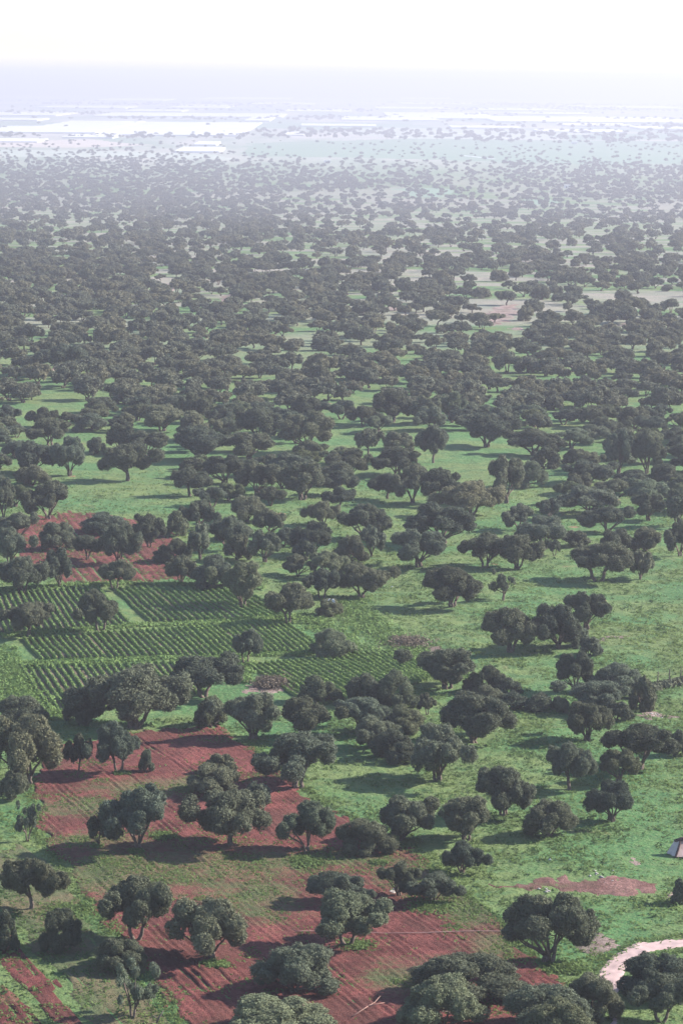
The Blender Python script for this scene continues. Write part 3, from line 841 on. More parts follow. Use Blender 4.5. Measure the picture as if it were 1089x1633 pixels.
def join_trees(name, places, kinds_col, n_kinds, kind_tag="stuff"):
    """one object: points that carry a tree each (geometry nodes)"""
    r = np.random.default_rng(21); A = np.array(places); n = len(A)
    me = bpy.data.meshes.new(name); me.vertices.add(n)
    me.vertices.foreach_set("co", np.stack([A[:, 0], A[:, 1], T(A[:, 1])], 1).astype(np.float32).ravel())
    def vec(nm, v): a = me.attributes.new(nm, 'FLOAT_VECTOR', 'POINT'); a.data.foreach_set("vector", v.astype(np.float32).ravel())
    an = r.uniform(.85, 1.18, n)
    vec("tree_scale", np.stack([A[:, 2] / 7 * an, A[:, 2] / 7 / an, A[:, 3] / 5], 1))
    vec("tree_turn", np.stack([r.normal(0, .03, n), r.normal(0, .03, n), r.uniform(0, 6.283, n)], 1))
    a = me.attributes.new("tree_kind", 'INT', 'POINT'); a.data.foreach_set("value", r.integers(0, n_kinds, n).astype(np.int32))
    set_attr(me, "tint", r.uniform(-.45, 1, n))
    o = obj(name, me)
    ng = bpy.data.node_groups.new(name + "_nodes", 'GeometryNodeTree')
    ng.interface.new_socket("Geometry", in_out='INPUT', socket_type='NodeSocketGeometry'); ng.interface.new_socket("Geometry", in_out='OUTPUT', socket_type='NodeSocketGeometry')
    gi_ = ng.nodes.new("NodeGroupInput"); go_ = ng.nodes.new("NodeGroupOutput")
    ci = ng.nodes.new("GeometryNodeCollectionInfo"); ci.inputs[0].default_value = kinds_col; ci.inputs[1].default_value = True; ci.inputs[2].default_value = True
    ip = ng.nodes.new("GeometryNodeInstanceOnPoints")
    def named(nm, t):
        q = ng.nodes.new("GeometryNodeInputNamedAttribute"); q.data_type = t; q.inputs[0].default_value = nm
        return [w for w in q.outputs if w.enabled and w.name == "Attribute"][0]
    e2r = ng.nodes.new("FunctionNodeEulerToRotation")
    L = ng.links.new
    L(gi_.outputs[0], ip.inputs["Points"]); L(ci.outputs[0], ip.inputs["Instance"]); ip.inputs["Pick Instance"].default_value = True
    L(named("tree_kind", 'INT'), ip.inputs["Instance Index"]); L(named("tree_turn", 'FLOAT_VECTOR'), e2r.inputs[0]); L(e2r.outputs[0], ip.inputs["Rotation"])
    L(named("tree_scale", 'FLOAT_VECTOR'), ip.inputs["Scale"]); L(ip.outputs[0], go_.inputs[0])
    md = o.modifiers.new("trees", 'NODES'); md.node_group = ng
    return tag(o, kind=kind_tag)
r2 = np.random.default_rng(5)
def forest(y0, y1, dens, spread=.17, cell=45):
    """random trees between two distances; dens(X, Y, u, v) = trees per square metre"""
    out = []; grid = {}
    area = spread * (y1 ** 2 - y0 ** 2)
    n = int(area / cell)
    Ys = np.sqrt(r2.uniform(y0 ** 2, y1 ** 2, n)); Xs = r2.uniform(-spread, spread, n) * Ys
    Us, Vs = to_px(Xs, Ys); pr = r2.random(n)
    for X, Y, u, v, p in zip(Xs, Ys, Us, Vs, pr):
        if p > dens(X, Y, u, v) * cell: continue
        w = r2.uniform(3.9, 7.6) if Y < 1300 else r2.uniform(4.2, 8.8) if Y < 5600 else r2.uniform(8, 16); k = (int(X // 12), int(Y // 12))
        if any(math.hypot(X - a, Y - b) < (w + c) * .36 for i in (-1, 0, 1) for j in (-1, 0, 1) for a, b, c in grid.get((k[0] + i, k[1] + j), ())): continue
        if is_clear(u, v): continue
        grid.setdefault(k, []).append((X, Y, w)); out.append((X, Y, w, w * r2.uniform(.5, .68)))
    return out
def lam(cover, Y, sil=19.0):
    """trees per square metre that hide this share of the ground from the hill"""
    inc = (CAM_H - float(T(Y))) / Y + float(T(Y + 5) - T(Y - 5)) / 10
    return -math.log(1 - cover) * inc / sil
def dens1(X, Y, u, v):
    n = vnoise(X / 50 + 11, Y / 130)
    return lam(.955 if n > .25 else .6, Y, 14)
def dens2(X, Y, u, v):
    n = vnoise(X / 90 + 3, Y / 330)
    q = vnoise(X / 260 + 31, Y / 500)
    c = .86 if n > .29 else .55
    return lam(min(.96, c * (1.08 if u < 430 else .92) * (.88 + .24 * q)), Y, 14)
def dens3(X, Y, u, v):
    n = vnoise(X / 160 + 3, Y / 500)
    side = 1 / (1 + math.exp((u - 400 + 160 * (vnoise(Y / 300, X / 200) - .5)) / 40))
    c = side * .84 + (1 - side) * (.76 if n > .35 else .5)
    e = 1 / (1 + math.exp(-(v - 260 + 5 * side) / 7))
    return lam(max(.03, c * e + (.16 if n > .55 else .05) * (1 - e)), Y, 14)
def dens4(X, Y, u, v):
    n = vnoise(X / 500 + 3, Y / 420)
    return lam(.62 if n > .64 else .03, Y, 60)
yA = FILL_END_Y + 2
pl1 = forest(yA, 1200, dens1, .17, 40); pl2 = forest(1200, 2500, dens2, .16, 60); pl3 = forest(2500, 5600, dens3, .145, 80); pl4 = forest(5600, 14000, dens4, .14, 420)
edge = [(X, Y, w, h) for X, Y, w, h in forest(330, yA, lambda X, Y, u, v: 1 / 150, .21) if abs(to_px(np.array(X), np.array(Y))[0] - 544.5) > 620]
join_trees("forest", pl1 + edge, K1, 8)
join_trees("far_forest", pl2 + pl3, K2, 6)
join_trees("distant_tree_belts", pl4, K2, 6)
print("forest", len(pl1), len(edge), len(pl2), len(pl3), len(pl4))

# ------------------------------------------------------------------ vegetable plots: soil with leafy rows
def leaf_row(name, A, B, parent, hgt, wid, per_m, tint):
    L = float(np.linalg.norm(B - A)); n = max(30, int(L * per_m))
    t = rng.random(n); c = A + (B - A) * t[:, None]
    d = (B - A) / L; nrm = np.array([d[1], -d[0]])
    gap = vnoise(c[:, 0] * 1.6, c[:, 1] * 1.6) > .14
    c = c[gap]; n = len(c)
    o = rng.normal(0, wid * .30, n)
    zz = hgt * (.15 + .85 * rng.random(n)) * np.exp(-(o / wid) ** 2 * 1.5)
    P = np.stack([c[:, 0] + nrm[0] * o, c[:, 1] + nrm[1] * o, height(c[:, 0], c[:, 1]) + .08 + zz], 1)
    out = np.stack([nrm[0] * o / wid, nrm[1] * o / wid, np.full(n, .9)], 1)
    v, f = sprigs(P, out, .22, .18, .6)
    tv = np.full(len(v), tint) + np.repeat(rng.normal(0, .2, n), 3)
    # the leafy ridge under the loose leaves
    m = max(6, int(L / .45)); tt = np.linspace(0, 1, m); cc = A + (B - A) * tt[:, None]; pr = []
    for off, zf in ((-.5, -.05), (-.34, .55), (0, .9), (.34, .55), (.5, -.05)):
        q = .85 + .35 * vnoise(cc[:, 0] * 2.3 + off * 9, cc[:, 1] * 2.3)
        pr.append(np.stack([cc[:, 0] + nrm[0] * off * wid * q, cc[:, 1] + nrm[1] * off * wid * q, height(cc[:, 0], cc[:, 1]) + .06 + zf * hgt * .8 * q], 1))
    hv_ = np.concatenate(pr); ii = np.arange(5 * m).reshape(5, m)
    hf_ = np.stack([ii[:-1, :-1].ravel(), ii[:-1, 1:].ravel(), ii[1:, 1:].ravel(), ii[1:, :-1].ravel()], 1)
    hf_ = np.concatenate([hf_[:, [0, 1, 2]], hf_[:, [0, 2, 3]]])
    f = np.concatenate([f, hf_ + len(v)]); v = np.concatenate([v, hv_]); tv = np.concatenate([tv, np.full(len(hv_), tint)])
    me = mesh_np(name, v, f); set_attr(me, "tint", tv)
    return obj(name, me, M["crop_leaf"], parent)
def plot(tl, tr_, br, bl, rows, tint, hgt=.38, label_weed=-.15):
    soil = sheet("vegetable_plot", [tl, tr_, br, bl], M["garden"], px(*bl) - px(*tl), .07, 1.15, .06, (1.0, .25), [], .3, base_weed=label_weed)
    a, b, c, d = (px(*q) for q in (tl, tr_, br, bl))
    for i in range(rows):
        t = (i + .5) / rows
        A = a + (b - a) * t; B = d + (c - d) * t
        leaf_row("crop_row", A, B, soil, hgt * rng.uniform(.85, 1.15), .31, 13, tint)
    return soil
plot((-30, 948), (160, 938), (215, 1000), (-6, 1012), 20, .55)
plot((175, 938), (395, 942), (470, 986), (235, 992), 20, .45, .42, .0)
plot((33, 1020), (300, 1000), (352, 1046), (62, 1053), 26, .8)
plot((300, 999), (455, 990), (520, 1040), (352, 1046), 17, 1.0)
plot((28, 1062), (290, 1055), (335, 1105), (82, 1146), 22, .9)
plot((390, 1062), (560, 1045), (655, 1095), (500, 1130), 18, 1.0)
plot((560, 1043), (650, 1040), (700, 1076), (658, 1095), 10, .9)
# grassy banks between the plots
def tufts(name, pts, L, W, hgt, per, tint, mat="grass_blade"):
    """pts: (n,2); each tuft has `per` blades"""
    n = len(pts); c = np.repeat(pts, per, 0); m = len(c)
    off = rng.normal(0, 1, (m, 2)) * W
    P = np.stack([c[:, 0] + off[:, 0], c[:, 1] + off[:, 1], height(c[:, 0], c[:, 1]) + hgt * rng.uniform(.1, .8, m)], 1)
    out = np.stack([off[:, 0] / W * .7, off[:, 1] / W * .6, np.full(m, 1.2)], 1)
    v, f = sprigs(P, out, L, L * .5, .5)
    return v, f, np.repeat(np.repeat(tint, per), 3)
def scatter_poly(poly, per_m2):
    P = pxs(poly); lo, hi = P.min(0), P.max(0)
    n = int((hi[0] - lo[0]) * (hi[1] - lo[1]) * per_m2)
    X = rng.uniform(lo[0], hi[0], n); Y = rng.uniform(lo[1], hi[1], n)
    k = in_poly(P, X, Y); return np.stack([X[k], Y[k]], 1)
def along(pts, width, per_m):
    P = pxs(pts); out = []
    for a, b in zip(P[:-1], P[1:]):
        L = np.linalg.norm(b - a); n = int(L * per_m); t = rng.random(n)[:, None]
        d = (b - a) / L; nr = np.array([d[1], -d[0]])
        out.append(a + (b - a) * t + nr * rng.normal(0, width, n)[:, None])
    return np.concatenate(out)
banks = [along([(-20, 945), (80, 938), (210, 932), (420, 940)], .5, 22), along([(0, 1016), (215, 1000), (330, 993), (480, 987)], .5, 24), along([(30, 1060), (230, 1052), (400, 1047), (520, 1042)], .45, 24),
         along([(20, 1055), (50, 1110), (90, 1150)], .6, 20), along([(545, 955), (590, 1000), (650, 1040), (720, 1085)], 1.3, 30), along([(460, 985), (520, 1000), (560, 1040)], 1.2, 22),
         along([(360, 1055), (390, 1060), (380, 1090)], .8, 20), scatter_poly([(-30, 1030), (25, 1030), (60, 1110), (60, 1140), (-30, 1110)], 3.5)]
bp = np.concatenate(banks)
v, f, t = tufts("bank_grass", bp, .36, .24, .36, 6, rng.uniform(.2, 1.0, len(bp)))
me = mesh_np("bank_grass", v, f); set_attr(me, "tint", t); tag(obj("bank_grass", me, M["crop_leaf"]), kind="stuff")

# ------------------------------------------------------------------ grass on the meadow and weeds on the plots
big = pxs(BIG_POLY)
def meadow_points(n):
    Y = np.sqrt(rng.uniform(172 ** 2, 470 ** 2, n)); X = rng.uniform(-.145, .145, n) * Y
    d = vnoise(X * .35, Y * .3) * .6 + vnoise(X * 1.1 + 9, Y * .9) * .4
    U, V = to_px(X, Y)
    k = rng.random(n) < np.clip((d - .30) * 2.6, .06, 1) * np.clip((480 - Y) / 190, .0, 1)
    k &= ~in_poly(big, X, Y)
    for pl in ([(-30, 935), (440, 935), (520, 1040), (660, 1040), (700, 1080), (500, 1140), (80, 1150), (-10, 1010)], [(940, 1562), (965, 1530), (1012, 1503), (1120, 1489), (1120, 1509), (1022, 1528), (1001, 1547), (990, 1690), (960, 1690)],
               [(768, 1414), (850, 1400), (985, 1396), (1052, 1408), (1058, 1425), (1000, 1436), (880, 1420)]):
        k &= ~in_poly(pxs(pl), X, Y)
    return np.stack([X[k], Y[k]], 1)
gp = meadow_points(170000)
v, f, t = tufts("grass", gp, .26, .16, .20, 4, np.clip(vnoise(gp[:, 0] * .12, gp[:, 1] * .1) * 1.3 - .2, -.3, 1))
me = mesh_np("meadow_grass", v, f); set_attr(me, "tint", t); tag(obj("meadow_grass", me, M["grass_blade"]), kind="stuff")
tp = meadow_points(9000); tp = tp[vnoise(tp[:, 0] * .16 + 4, tp[:, 1] * .13) > .5]
v, f, t = tufts("tall", tp, .36, .26, .42, 9, rng.uniform(-.7, .3, len(tp)))
me = mesh_np("tall_grass", v, f); set_attr(me, "tint", t); tag(obj("tall_grass", me, M["hedge_grass"]), kind="stuff")
wp = np.stack([rng.uniform(big[:, 0].min(), big[:, 0].max(), 110000), rng.uniform(big[:, 1].min(), big[:, 1].max(), 110000)], 1)
wp = wp[in_poly(big, wp[:, 0], wp[:, 1])]
wd = weed_field(wp[:, 0], wp[:, 1], WEEDS) + vnoise(wp[:, 0] * .45, wp[:, 1] * .4) * .8 + vnoise(wp[:, 0] * 1.7, wp[:, 1] * 1.5) * .3
wp = wp[rng.random(len(wp)) < np.clip((wd - .55) * 1.6, .012, .8)]
v, f, t = tufts("weeds", wp, .24, .16, .16, 4, rng.uniform(.1, 1.0, len(wp)))
me = mesh_np("weeds", v, f); set_attr(me, "tint", t); tag(obj("weeds", me, M["grass_blade"]), kind="stuff")
# grassy edge along the plot boundary
ep = np.concatenate([along([(400, 1190), (492, 1262), (645, 1352), (778, 1457), (895, 1568)], .35, 14), along([(52, 1240), (58, 1330), (108, 1395), (215, 1535), (262, 1600), (330, 1680)], .5, 12), along([(930, 1570), (962, 1532), (1012, 1501), (1110, 1488)], .35, 16), along([(1110, 1512), (1022, 1530), (1003, 1550)], .35, 16)])
v, f, t = tufts("edge", ep, .24, .2, .17, 4, rng.uniform(0, .9, len(ep)))
me = mesh_np("boundary_grass", v, f); set_attr(me, "tint", t); tag(obj("boundary_grass", me, M["grass_blade"]), kind="stuff")
# leafy weeds round the tree feet
cv, cf, ct, cb = [], [], [], 0
for (x, y, r_px, n) in ((345, 1540, 20, 260), (690, 1445, 38, 500), (218, 1362, 12, 200), (262, 1338, 16, 260), (605, 1377, 12, 200), (490, 1375, 34, 420), (195, 1238, 12, 200), (570, 1505, 26, 320), (155, 1353, 8, 120), (905, 1545, 34, 420), (110, 1455, 40, 400)):
    P = px(x, y); r_ = r_px / scale_at(P)
    v, f, t = tufts("c", rng.normal(0, r_ * .5, (n, 2)) + P, .28, .12, .30, 3, rng.uniform(.0, .8, n))
    cv.append(v); cf.append(f + cb); ct.append(t); cb += len(v)
me = mesh_np("leafy_weeds", np.concatenate(cv), np.concatenate(cf)); set_attr(me, "tint", np.concatenate(ct)); tag(obj("leafy_weeds", me, M["grass_blade"]), kind="stuff")

# ------------------------------------------------------------------ small things
def rocks(name, x, y, n, r_px, size, label, mat="stone"):
    P = px(x, y); s = scale_at(P); o = empty(name, (P[0], P[1], float(height(*P))))
    for i in range(n):
        iv, jf = ICO1
        q = iv * (size * rng.uniform(.5, 1)) * np.array([1.2, 1, .7]) * (.75 + .5 * vnoise(iv[:, 0] * 2 + i * 5, iv[:, 1] * 2 + iv[:, 2]))[:, None]
        q = q + np.array([rng.normal(0, r_px / s * .6), rng.normal(0, r_px / s * .8), size * .25])
        obj("stone", mesh_np("stone", q, jf), M[mat], o)
    return tag(o, label, "stones")
rocks("stone_pile", 628, 1421, 9, 14, .2, "pale stones round the foot of a small dark tree on the red soil")
rocks("stone_pile", 868, 1422, 6, 9, .14, "whitish stones on the bare red patch in the meadow")
rocks("stone_pile", 1040, 1140, 7, 10, .16, "pale stones scattered on the bare patch near the right edge")
rocks("stone_pile", 968, 1402, 10, 30, .13, "greyish rubble along the back of the bare red patch")
# litter
for x, y, lab in ((876, 1377, "white scrap lying on the meadow above the bare red patch"), (897, 1232, "white scrap behind the tree with the crooked thin trunk"), (625, 938, "white scrap on the meadow left of the long shadow")):
    P = px(x, y); b = MB(); z = float(height(*P))
    b.add([(-.22, -.1, .02), (.2, -.16, .05), (.24, .14, .03), (-.1, .2, .16), (.02, .02, .24)], [(0, 1, 4), (1, 2, 4), (2, 3, 4), (3, 0, 4), (3, 2, 1, 0)])
    o = b.build("plastic_scrap", M["cloth_white"]); o.scale = (.6, .6, .6); o.location = (P[0], P[1], z + .12); tag(o, lab, "litter", "white scraps on the meadow")
# irrigation pipe across the red soil
A = px(470, 1486); B = px(812, 1490); pts = []
for i in range(40):
    t = i / 39; q = A + (B - A) * t; pts.append((q[0], q[1] + .25 * math.sin(t * 9), float(height(*q)) + .17))
b = MB(); b.tube(pts, [.03] * 40, 6)
tag(b.build("irrigation_pipe", M["hose"], None, True), "thin pinkish pipe lying straight across the red ploughed soil", "pipe")
# dead branch
A = px(563, 1625); B = px(606, 1602); d = B - A; b = MB()
z0 = float(height(*A)) + .2
b.tube([(*A, z0), (*(A + d * .5), z0 + .12), (*(A + d * .8), z0 + .15), (*B, z0 + .4)], [.045, .04, .035, .015], 6)
b.tube([(*(A + d * .55), z0 + .12), (A[0] + d[0] * .9 + .5, A[1] + d[1] * .7, z0 + .25)], [.05, .02], 5)
tag(b.build("dead_branch", M["wood"], None, True), "pale dead branch lying on the red soil at the bottom edge", "branch")
A = px(250, 1632); b = MB(); z0 = float(height(*A))
b.tube([(A[0], A[1], z0), (A[0] + .2, A[1], z0 + .5), (A[0] + .5, A[1] + .1, z0 + .95)], [.08, .06, .02], 6); b.tube([(A[0] + .15, A[1], z0 + .3), (A[0] - .3, A[1], z0 + .6)], [.05, .02], 5)
tag(b.build("dead_stump", M["post"], None, True), "dark dead stump with a twig right of the slender tree at the bottom left", "stump")

# shrub with a white cloth
o = tree(504, 549, 958, 986, 'Sl', "pale round shrub with white cloth on top beside the vegetable plots", G_VEG, "argan_shrub")
cP = px(526, 975); s = scale_at(cP)
ce = empty("white_cloth", (o.location.x, o.location.y, o.location.z))
tag(ce, "white cloth pieces hung over the round shrub beside the vegetable plots", "cloth")
Hs = o.scale[2] * 5
for k, (dx, wdt) in enumerate(((-.62, .26), (-.12, .22), (.36, .34))):
    nu, nv = 6, 9; vv = []; ff = []
    for i in range(nu):
        for j in range(nv):
            u = (i / (nu - 1) - .5) * wdt; w_ = j / (nv - 1) * 2 - 1
            vv.append((dx + u + .05 * math.sin(7 * w_), -.35 + w_ * .45 + .1 * math.sin(5 * u + k), Hs * (1.0 - .25 * w_ * w_ - .12 * dx * dx) + .07 * math.sin(9 * u + 5 * w_ + k)))
    for i in range(nu - 1):
        for j in range(nv - 1):
            q = i * nv + j; ff.append((q, q + nv, q + nv + 1, q + 1))
    me = bpy.data.meshes.new("cloth_piece"); me.from_pydata(vv, [], ff); me.update()
    co = obj("cloth_piece", me, M["cloth_white"], ce); md = co.modifiers.new("thick", 'SOLIDIFY'); md.thickness = .015

# tarp shelter at the right edge
P = px(1083, 1361); s = scale_at(P); z = float(height(*P))
sh = empty("tarp_shelter", (P[0], P[1], z), .15); sh.scale = (1, 1, .7); tag(sh, "small pinkish beige tarp shelter with a dark cloth on top, cut by the right edge", "shelter")
def lumpy(name, corners, mat, n=8, amp=.05):
    a, b_, c, d = (np.array(q, float) for q in corners); vv = []; ff = []
    for i in range(n):
        for j in range(n):
            u, v_ = i / (n - 1), j / (n - 1)
            p = a * (1 - u) * (1 - v_) + b_ * u * (1 - v_) + c * u * v_ + d * (1 - u) * v_
            nz = amp * (float(vnoise(u * 4 + p[0] * 3, v_ * 4 + p[2] * 2)) - .5) * 2 * (math.sin(u * math.pi) + .2) - .12 * math.sin(u * math.pi) * math.sin(v_ * math.pi)
            vv.append((p[0], p[1] + nz, p[2] + nz))
    for i in range(n - 1):
        for j in range(n - 1):
            q = i * n + j; ff.append((q, q + n, q + n + 1, q + 1))
    me = bpy.data.meshes.new(name); me.from_pydata(vv, [], ff); me.update()
    o = obj(name, me, M[mat], sh); md = o.modifiers.new("thick", 'SOLIDIFY'); md.thickness = .02
    return o
lumpy("front_tarp", [(-.45, -.75, .12), (2.2, -.9, .05), (2.0, .3, 1.75), (.05, .25, 1.7)], "tarp")
lumpy("side_tarp", [(-1.0, .5, .1), (-.5, -.72, .12), (.02, .22, 1.72), (-.35, .6, 1.6)], "tarp_pale")
lumpy("back_tarp", [(-1.0, .55, .1), (2.2, 1.3, .05), (2.0, .35, 1.74), (-.3, .62, 1.6)], "tarp")
b = MB(); b.tube([(-.55, -.72, .05), (-.2, -.3, .95), (.12, .18, 1.85)], [.10, .10, .09], 6); b.build("seam_pole", M["tarp_dark"], sh)
b = MB(); b.tube([(-.35, .5, 1.62), (.3, .32, 1.9), (1.0, .35, 1.86), (1.9, .35, 1.9)], [.16, .26, .22, .24], 8); b.build("dark_cloth", M["tarp_dark"], sh, True)
b = MB(); b.tube([(.15, -.92, .02), (.18, -.92, .3), (.22, -.86, .5)], [.13, .14, .05], 8); b.build("white_sack", M["cloth_white"], sh, True)
b = MB(); b.box((1.9, -.2, .8), (.06, .06, 1.7)); b.box((1.9, 1.0, .45), (.06, .06, .9)); b.build("support_post", M["post"], sh)

# fence with a low hedge by the right edge
fA, fB = px(1042, 1094), px(1115, 1080)
fe = empty("wire_fence", (fA[0], fA[1], float(height(*fA)))); tag(fe, "thin post and wire fence over a low hedge line at the right edge", "fence")
npst = 4; dv = fB - fA
for i in range(npst):
    q = dv * (i + .3) / npst; b = MB(); zz = float(height(*(fA + q))) - float(height(*fA))
    b.tube([(q[0], q[1], zz - .1), (q[0] + .05, q[1], zz + 1.7)], [.06, .05], 6); b.build("post", M["post"], fe)
for h in (.7, 1.3):
    b = MB(); b.tube([(dv[0] * .05, dv[1] * .05, h), (dv[0] * .5, dv[1] * .5, h - .04), (dv[0], dv[1], h)], [.012] * 3, 4); b.build("wire", M["post"], fe)
hp = along([(1036, 1098), (1115, 1084)], .25, 60)
v, f, t = tufts("hedge", hp, .4, .25, .8, 7, rng.uniform(-.3, .4, len(hp)))
me = mesh_np("low_hedge", v, f); set_attr(me, "tint", t); tag(obj("low_hedge", me, M["hedge_leaf"]), "low dark hedge line along the wire fence at the right edge", "hedge")
# reddish dry scrub on the bank right of the vegetable plots
P = px(655, 1030)
for (x, y, r_, lab) in ((650, 1028, 26, "dry pinkish scrub on the bank right of the vegetable plots"), (432, 1092, 22, "dry brownish scrub on bare soil before the right vegetable plot")):
    P = px(x, y); s = scale_at(P); n = 700
    a = rng.normal(0, 1, (n, 2)) * np.array([r_ / s * .55, r_ / s * .8]) + P
    v, f, t = tufts("scrub", a, .3, .12, .75, 3, rng.uniform(.5, 1, n))
    me = mesh_np("dry_scrub", v, f); set_attr(me, "tint", t)
    if "dry" not in M: M["dry"] = leafy("dry_scrub_leaf", (0.095, 0.085, 0.07), .2, "tint")
    tag(obj("dry_scrub", me, M["dry"]), lab, "scrub", "dry scrub by the vegetable plots")

# ------------------------------------------------------------------ far crop land, greenhouses and houses
def field(poly, mat, lift):
    sheet("crop_field", poly, M[mat], None, 0, 5, lift, (30, 15), [], 6.0)
field([(380, 228), (640, 221), (1200, 226), (1200, 262), (900, 262), (560, 252), (380, 250)], "field_green", .3)
field([(545, 205), (640, 203), (860, 208), (1000, 216), (900, 222), (640, 222), (545, 214)], "field_pale", .5)
field([(-60, 238), (180, 240), (360, 246), (380, 256), (200, 252), (-60, 250)], "field_pale", .5)
field([(860, 216), (1150, 210), (1150, 222), (900, 224)], "field_green", .7)
field([(395, 196), (545, 194), (700, 200), (560, 206), (395, 205)], "field_green", .6)
field([(120, 312), (180, 310), (183, 326), (150, 330), (122, 322)], "field_green", .3)
field([(620, 300), (700, 296), (760, 305), (700, 318), (630, 314)], "field_green", .3)
field([(800, 318), (900, 312), (930, 324), (850, 332)], "field_green", .3)
field([(960, 470), (985, 440), (1010, 432), (1010, 455), (975, 478)], "field_green", .2)
field([(-60, 226), (150, 222), (260, 232), (120, 236), (-60, 235)], "field_beige", .8)

n_gh = 0
def greenhouse(x0, x1, y0, y1, label, hgt=3.2, bays=8):
    """flat-topped plastic greenhouse block: walls and low-ridged roof, from near edge y1 to far edge y0 (pixels)"""
    P = px((x0 + x1) / 2, y1); Q = px((x0 + x1) / 2, y0); s = scale_at(P)
    w = (x1 - x0) / s; d = min(Q[1] - P[1], 2200)
    o = empty("greenhouse", (P[0], P[1], float(T(P[1]))))
    b = MB(); b.add([(-w/2, 0, 0), (w/2, 0, 0), (w/2, 0, hgt), (-w/2, 0, hgt)], [(0, 1, 2, 3)]); b.add([(-w/2, d, 0), (w/2, d, 0), (w/2, d, hgt), (-w/2, d, hgt)], [(3, 2, 1, 0)])
    b.add([(-w/2, 0, 0), (-w/2, d, 0), (-w/2, d, hgt), (-w/2, 0, hgt)], [(3, 2, 1, 0)]); b.add([(w/2, 0, 0), (w/2, d, 0), (w/2, d, hgt), (w/2, 0, hgt)], [(0, 1, 2, 3)])
    b.build("wall", M["plastic"], o)
    b = MB(); v = []; n = bays * 2
    for i in range(n + 1):
        zz = hgt + .02 + (1.6 if i % 2 else 0)
        v += [(-w/2 - .3, d * i / n, zz), (w/2 + .3, d * i / n, zz)]
    b.add(v, [(2*i, 2*i+1, 2*i+3, 2*i+2) for i in range(n)])
    for sx in (-1, 1):
        for i in range(bays):
            b.add([(sx * (w/2 + .28), d * 2*i/n, hgt), (sx * (w/2 + .28), d * (2*i+2)/n, hgt), (sx * (w/2 + .28), d * (2*i+1)/n, hgt + 1.6)], [(0, 1, 2) if sx > 0 else (2, 1, 0)])
    b.build("roof", M["plastic"], o)
    tag(o, label, "greenhouse", "white greenhouses on the far plain")
STRIPS = [(455, 560, 176, 179), (600, 720, 172, 174.5), (760, 900, 174, 177), (930, 1089, 170, 173), (480, 600, 200, 202.5), (720, 830, 203, 205.5), (900, 1010, 199, 202), (1020, 1100, 204, 207), (60, 200, 170, 173), (400, 500, 165, 167.5), (-20, 60, 190, 193), (200, 290, 176, 178.5), (820, 940, 181, 183), (640, 760, 165, 167)]
GH = [(150, 382, 196, 217, "nearest and largest white greenhouse block, left of centre"), (10, 152, 194, 213, "large white greenhouse left of the largest block"), (-40, 30, 203, 212, "small greenhouse at the left edge beside the large ones"),
      (150, 450, 182, 187, "long thin greenhouse strip above the largest block"), (270, 360, 168, 173, "short bright greenhouse strip, higher above the largest block"), (-30, 90, 180, 185, "greenhouse strip at the left edge above the large ones"),
      (390, 430, 188, 194, "small greenhouse just right of the largest block's back corner"), (545, 700, 188, 193, "long greenhouse strip in the middle distance, left of the right-hand row"), (620, 800, 181, 190, "raised greenhouse strip in the middle of the right half"),
      (790, 1120, 188, 196, "longest greenhouse strip running to the right edge"), (-40, 110, 146, 151, "far greenhouse at the left edge, lower of two"), (-40, 60, 126, 130, "farthest greenhouse at the left edge"),
      (40, 230, 136, 140, "far greenhouse strip left of centre"), (380, 700, 143, 148, "far greenhouse strip across the middle"), (560, 790, 137, 141, "farther greenhouse strip in the middle right"), (800, 1120, 147, 155, "far greenhouse strip at the right edge"),
      (320, 460, 156, 159, "thin far greenhouse strip above the short bright one"), (470, 540, 131, 134, "tiny far greenhouse in the upper centre"), (860, 1000, 209, 212, "thin greenhouse strip at the back of the right-hand green field"),
      (455, 485, 213, 217, "small white greenhouse right of the largest block in the fields"), (280, 350, 238, 244, "low white greenhouse among the trees in front of the largest block"), (310, 345, 229, 233, "tiny white greenhouse between trees before the largest block"),
      (100, 180, 217, 221, "low greenhouse in front of the large left one"), (-20, 60, 224, 228, "low greenhouse at the left edge in front of the fields"), (640, 720, 155, 158, "far short greenhouse right of centre"), (150, 260, 158, 161, "far greenhouse left, above the short strips")]
for x0, x1, y0, y1, lab in GH: greenhouse(x0, x1, y0, y1, lab)
ords = ["first", "second", "third", "fourth", "fifth", "sixth", "seventh", "eighth", "ninth", "tenth", "eleventh", "twelfth", "thirteenth", "fourteenth"]
for i, (x0, x1, y0, y1) in enumerate(sorted(STRIPS)):
    greenhouse(x0, x1, y0, y1, ords[i] + " from the left of the thin faint greenhouse strips on the far plain")
def mulch(x0, y0, x1, y1):
    A, B = px(x0, y0), px(x1, y1); d = B - A; L = np.linalg.norm(d); n = np.array([-d[1], d[0]]) / L * 3
    v = []; f = []
    for sgn, z in ((-1, .9), (-.5, 1.3), (.5, 1.3), (1, .9)):
        for q in (A, B): v.append((q[0] + n[0] * sgn, q[1] + n[1] * sgn, float(T(q[1])) + z - .6))
    me = bpy.data.meshes.new("plastic_tunnel"); me.from_pydata(v, [], [(0, 1, 3, 2), (2, 3, 5, 4), (4, 5, 7, 6)]); me.update()
    return obj("plastic_tunnel", me, M["plastic"])
for i, (c, lab) in enumerate((((585, 212, 660, 221), "leftmost pale plastic crop tunnel slanting across the right-hand fields"), ((665, 214, 735, 222), "second pale plastic crop tunnel slanting across the fields"), ((740, 213, 818, 222), "third, longest pale crop tunnel slanting across the fields"), ((735, 248, 790, 254), "pale crop tunnel among the first far trees on the right"), ((700, 210, 760, 216), "short pale tunnel behind the slanting ones"))):
    tag(mulch(*c), lab, "crop tunnel", "plastic crop tunnels")
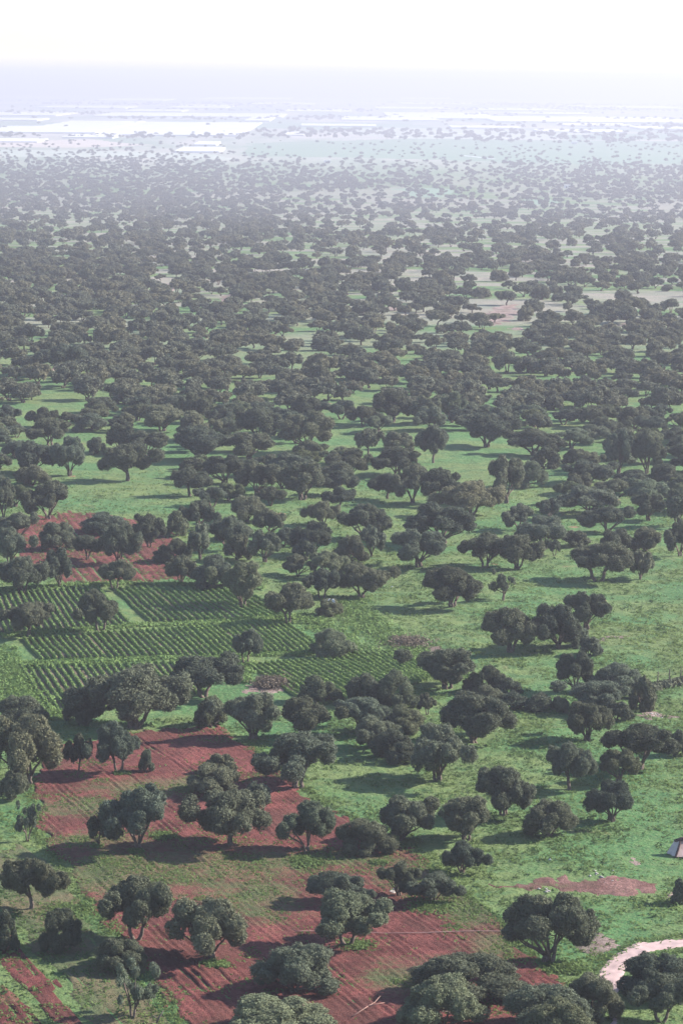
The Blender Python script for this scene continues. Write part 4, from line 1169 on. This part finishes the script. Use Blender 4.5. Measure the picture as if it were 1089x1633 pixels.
def house(x, y, w, d, h, label):
    P = px(x, y); o = empty("house", (P[0], P[1], float(T(P[1])))); tag(o, label, "house", "small white houses on the plain")
    b = MB(); b.box((0, d/2, h/2), (w, d, h)); b.build("wall", M["plaster"], o)
    b = MB(); b.box((0, d/2, h + .15), (w + .3, d + .3, .3)); b.build("roof", M["plaster"], o)
    b = MB(); b.box((-w * .2, -.03, 1.05), (1.0, .1, 2.1)); b.build("door", M["dark"], o)
    for sx in (.1, .32):
        b = MB(); b.box((w * sx, -.03, 1.7), (.9, .1, 1.0)); b.build("window", M["dark"], o)
house(915, 230, 12, 8, 5, "small white house among the trees on the right of the far plain")
house(522, 260, 10, 7, 4, "small white house at the forest's far edge near the centre")
house(905, 300, 8, 6, 3.5, "tiny pale house within the far forest on the right")

# ------------------------------------------------------------------ hills on the horizon
hv = []; hf = []; n = 160
for i in range(n):
    x = -9000 + 18000 * i / (n - 1)
    zt = 40 + 30 * float(vnoise(np.array(i * .13), np.array(2.0))) + 8 * float(vnoise(np.array(i * .5), np.array(7.0)))
    hv += [(x, 17000, -66), (x, 20000, zt), (x, 24000, -66)]
for i in range(n - 1):
    for k in (0, 1):
        a = i * 3 + k; hf.append((a, a + 3, a + 4, a + 1))
me = bpy.data.meshes.new("hills"); me.from_pydata(hv, [], hf); me.update()
tag(obj("hills", me, simple("hazy_hills", (.12, .13, .10), .95)), kind="structure")

# ------------------------------------------------------------------ haze: one closed box of even air
hb = MB(); x0, x1, y0, y1, z0, z1 = -27000, 27000, -1600, 61000, -80, 96
hb.add([(x0,y0,z0),(x1,y0,z0),(x1,y1,z0),(x0,y1,z0),(x0,y0,z1),(x1,y0,z1),(x1,y1,z1),(x0,y1,z1)], [(0,3,2,1),(4,5,6,7),(0,1,5,4),(1,2,6,5),(2,3,7,6),(3,0,4,7)])
hm = bpy.data.materials.new("haze_air"); hm.use_nodes = True
nt = hm.node_tree; nt.nodes.remove(nt.nodes["Principled BSDF"])
pv = nt.nodes.new("ShaderNodeVolumePrincipled"); pv.inputs["Density"].default_value = HAZE_DENSITY; pv.inputs["Color"].default_value = (*HAZE_COLOR, 1)
pv.inputs["Anisotropy"].default_value = .25
nt.links.new(pv.outputs[0], nt.nodes["Material Output"].inputs["Volume"])
tag(hb.build("haze", hm), kind="stuff")
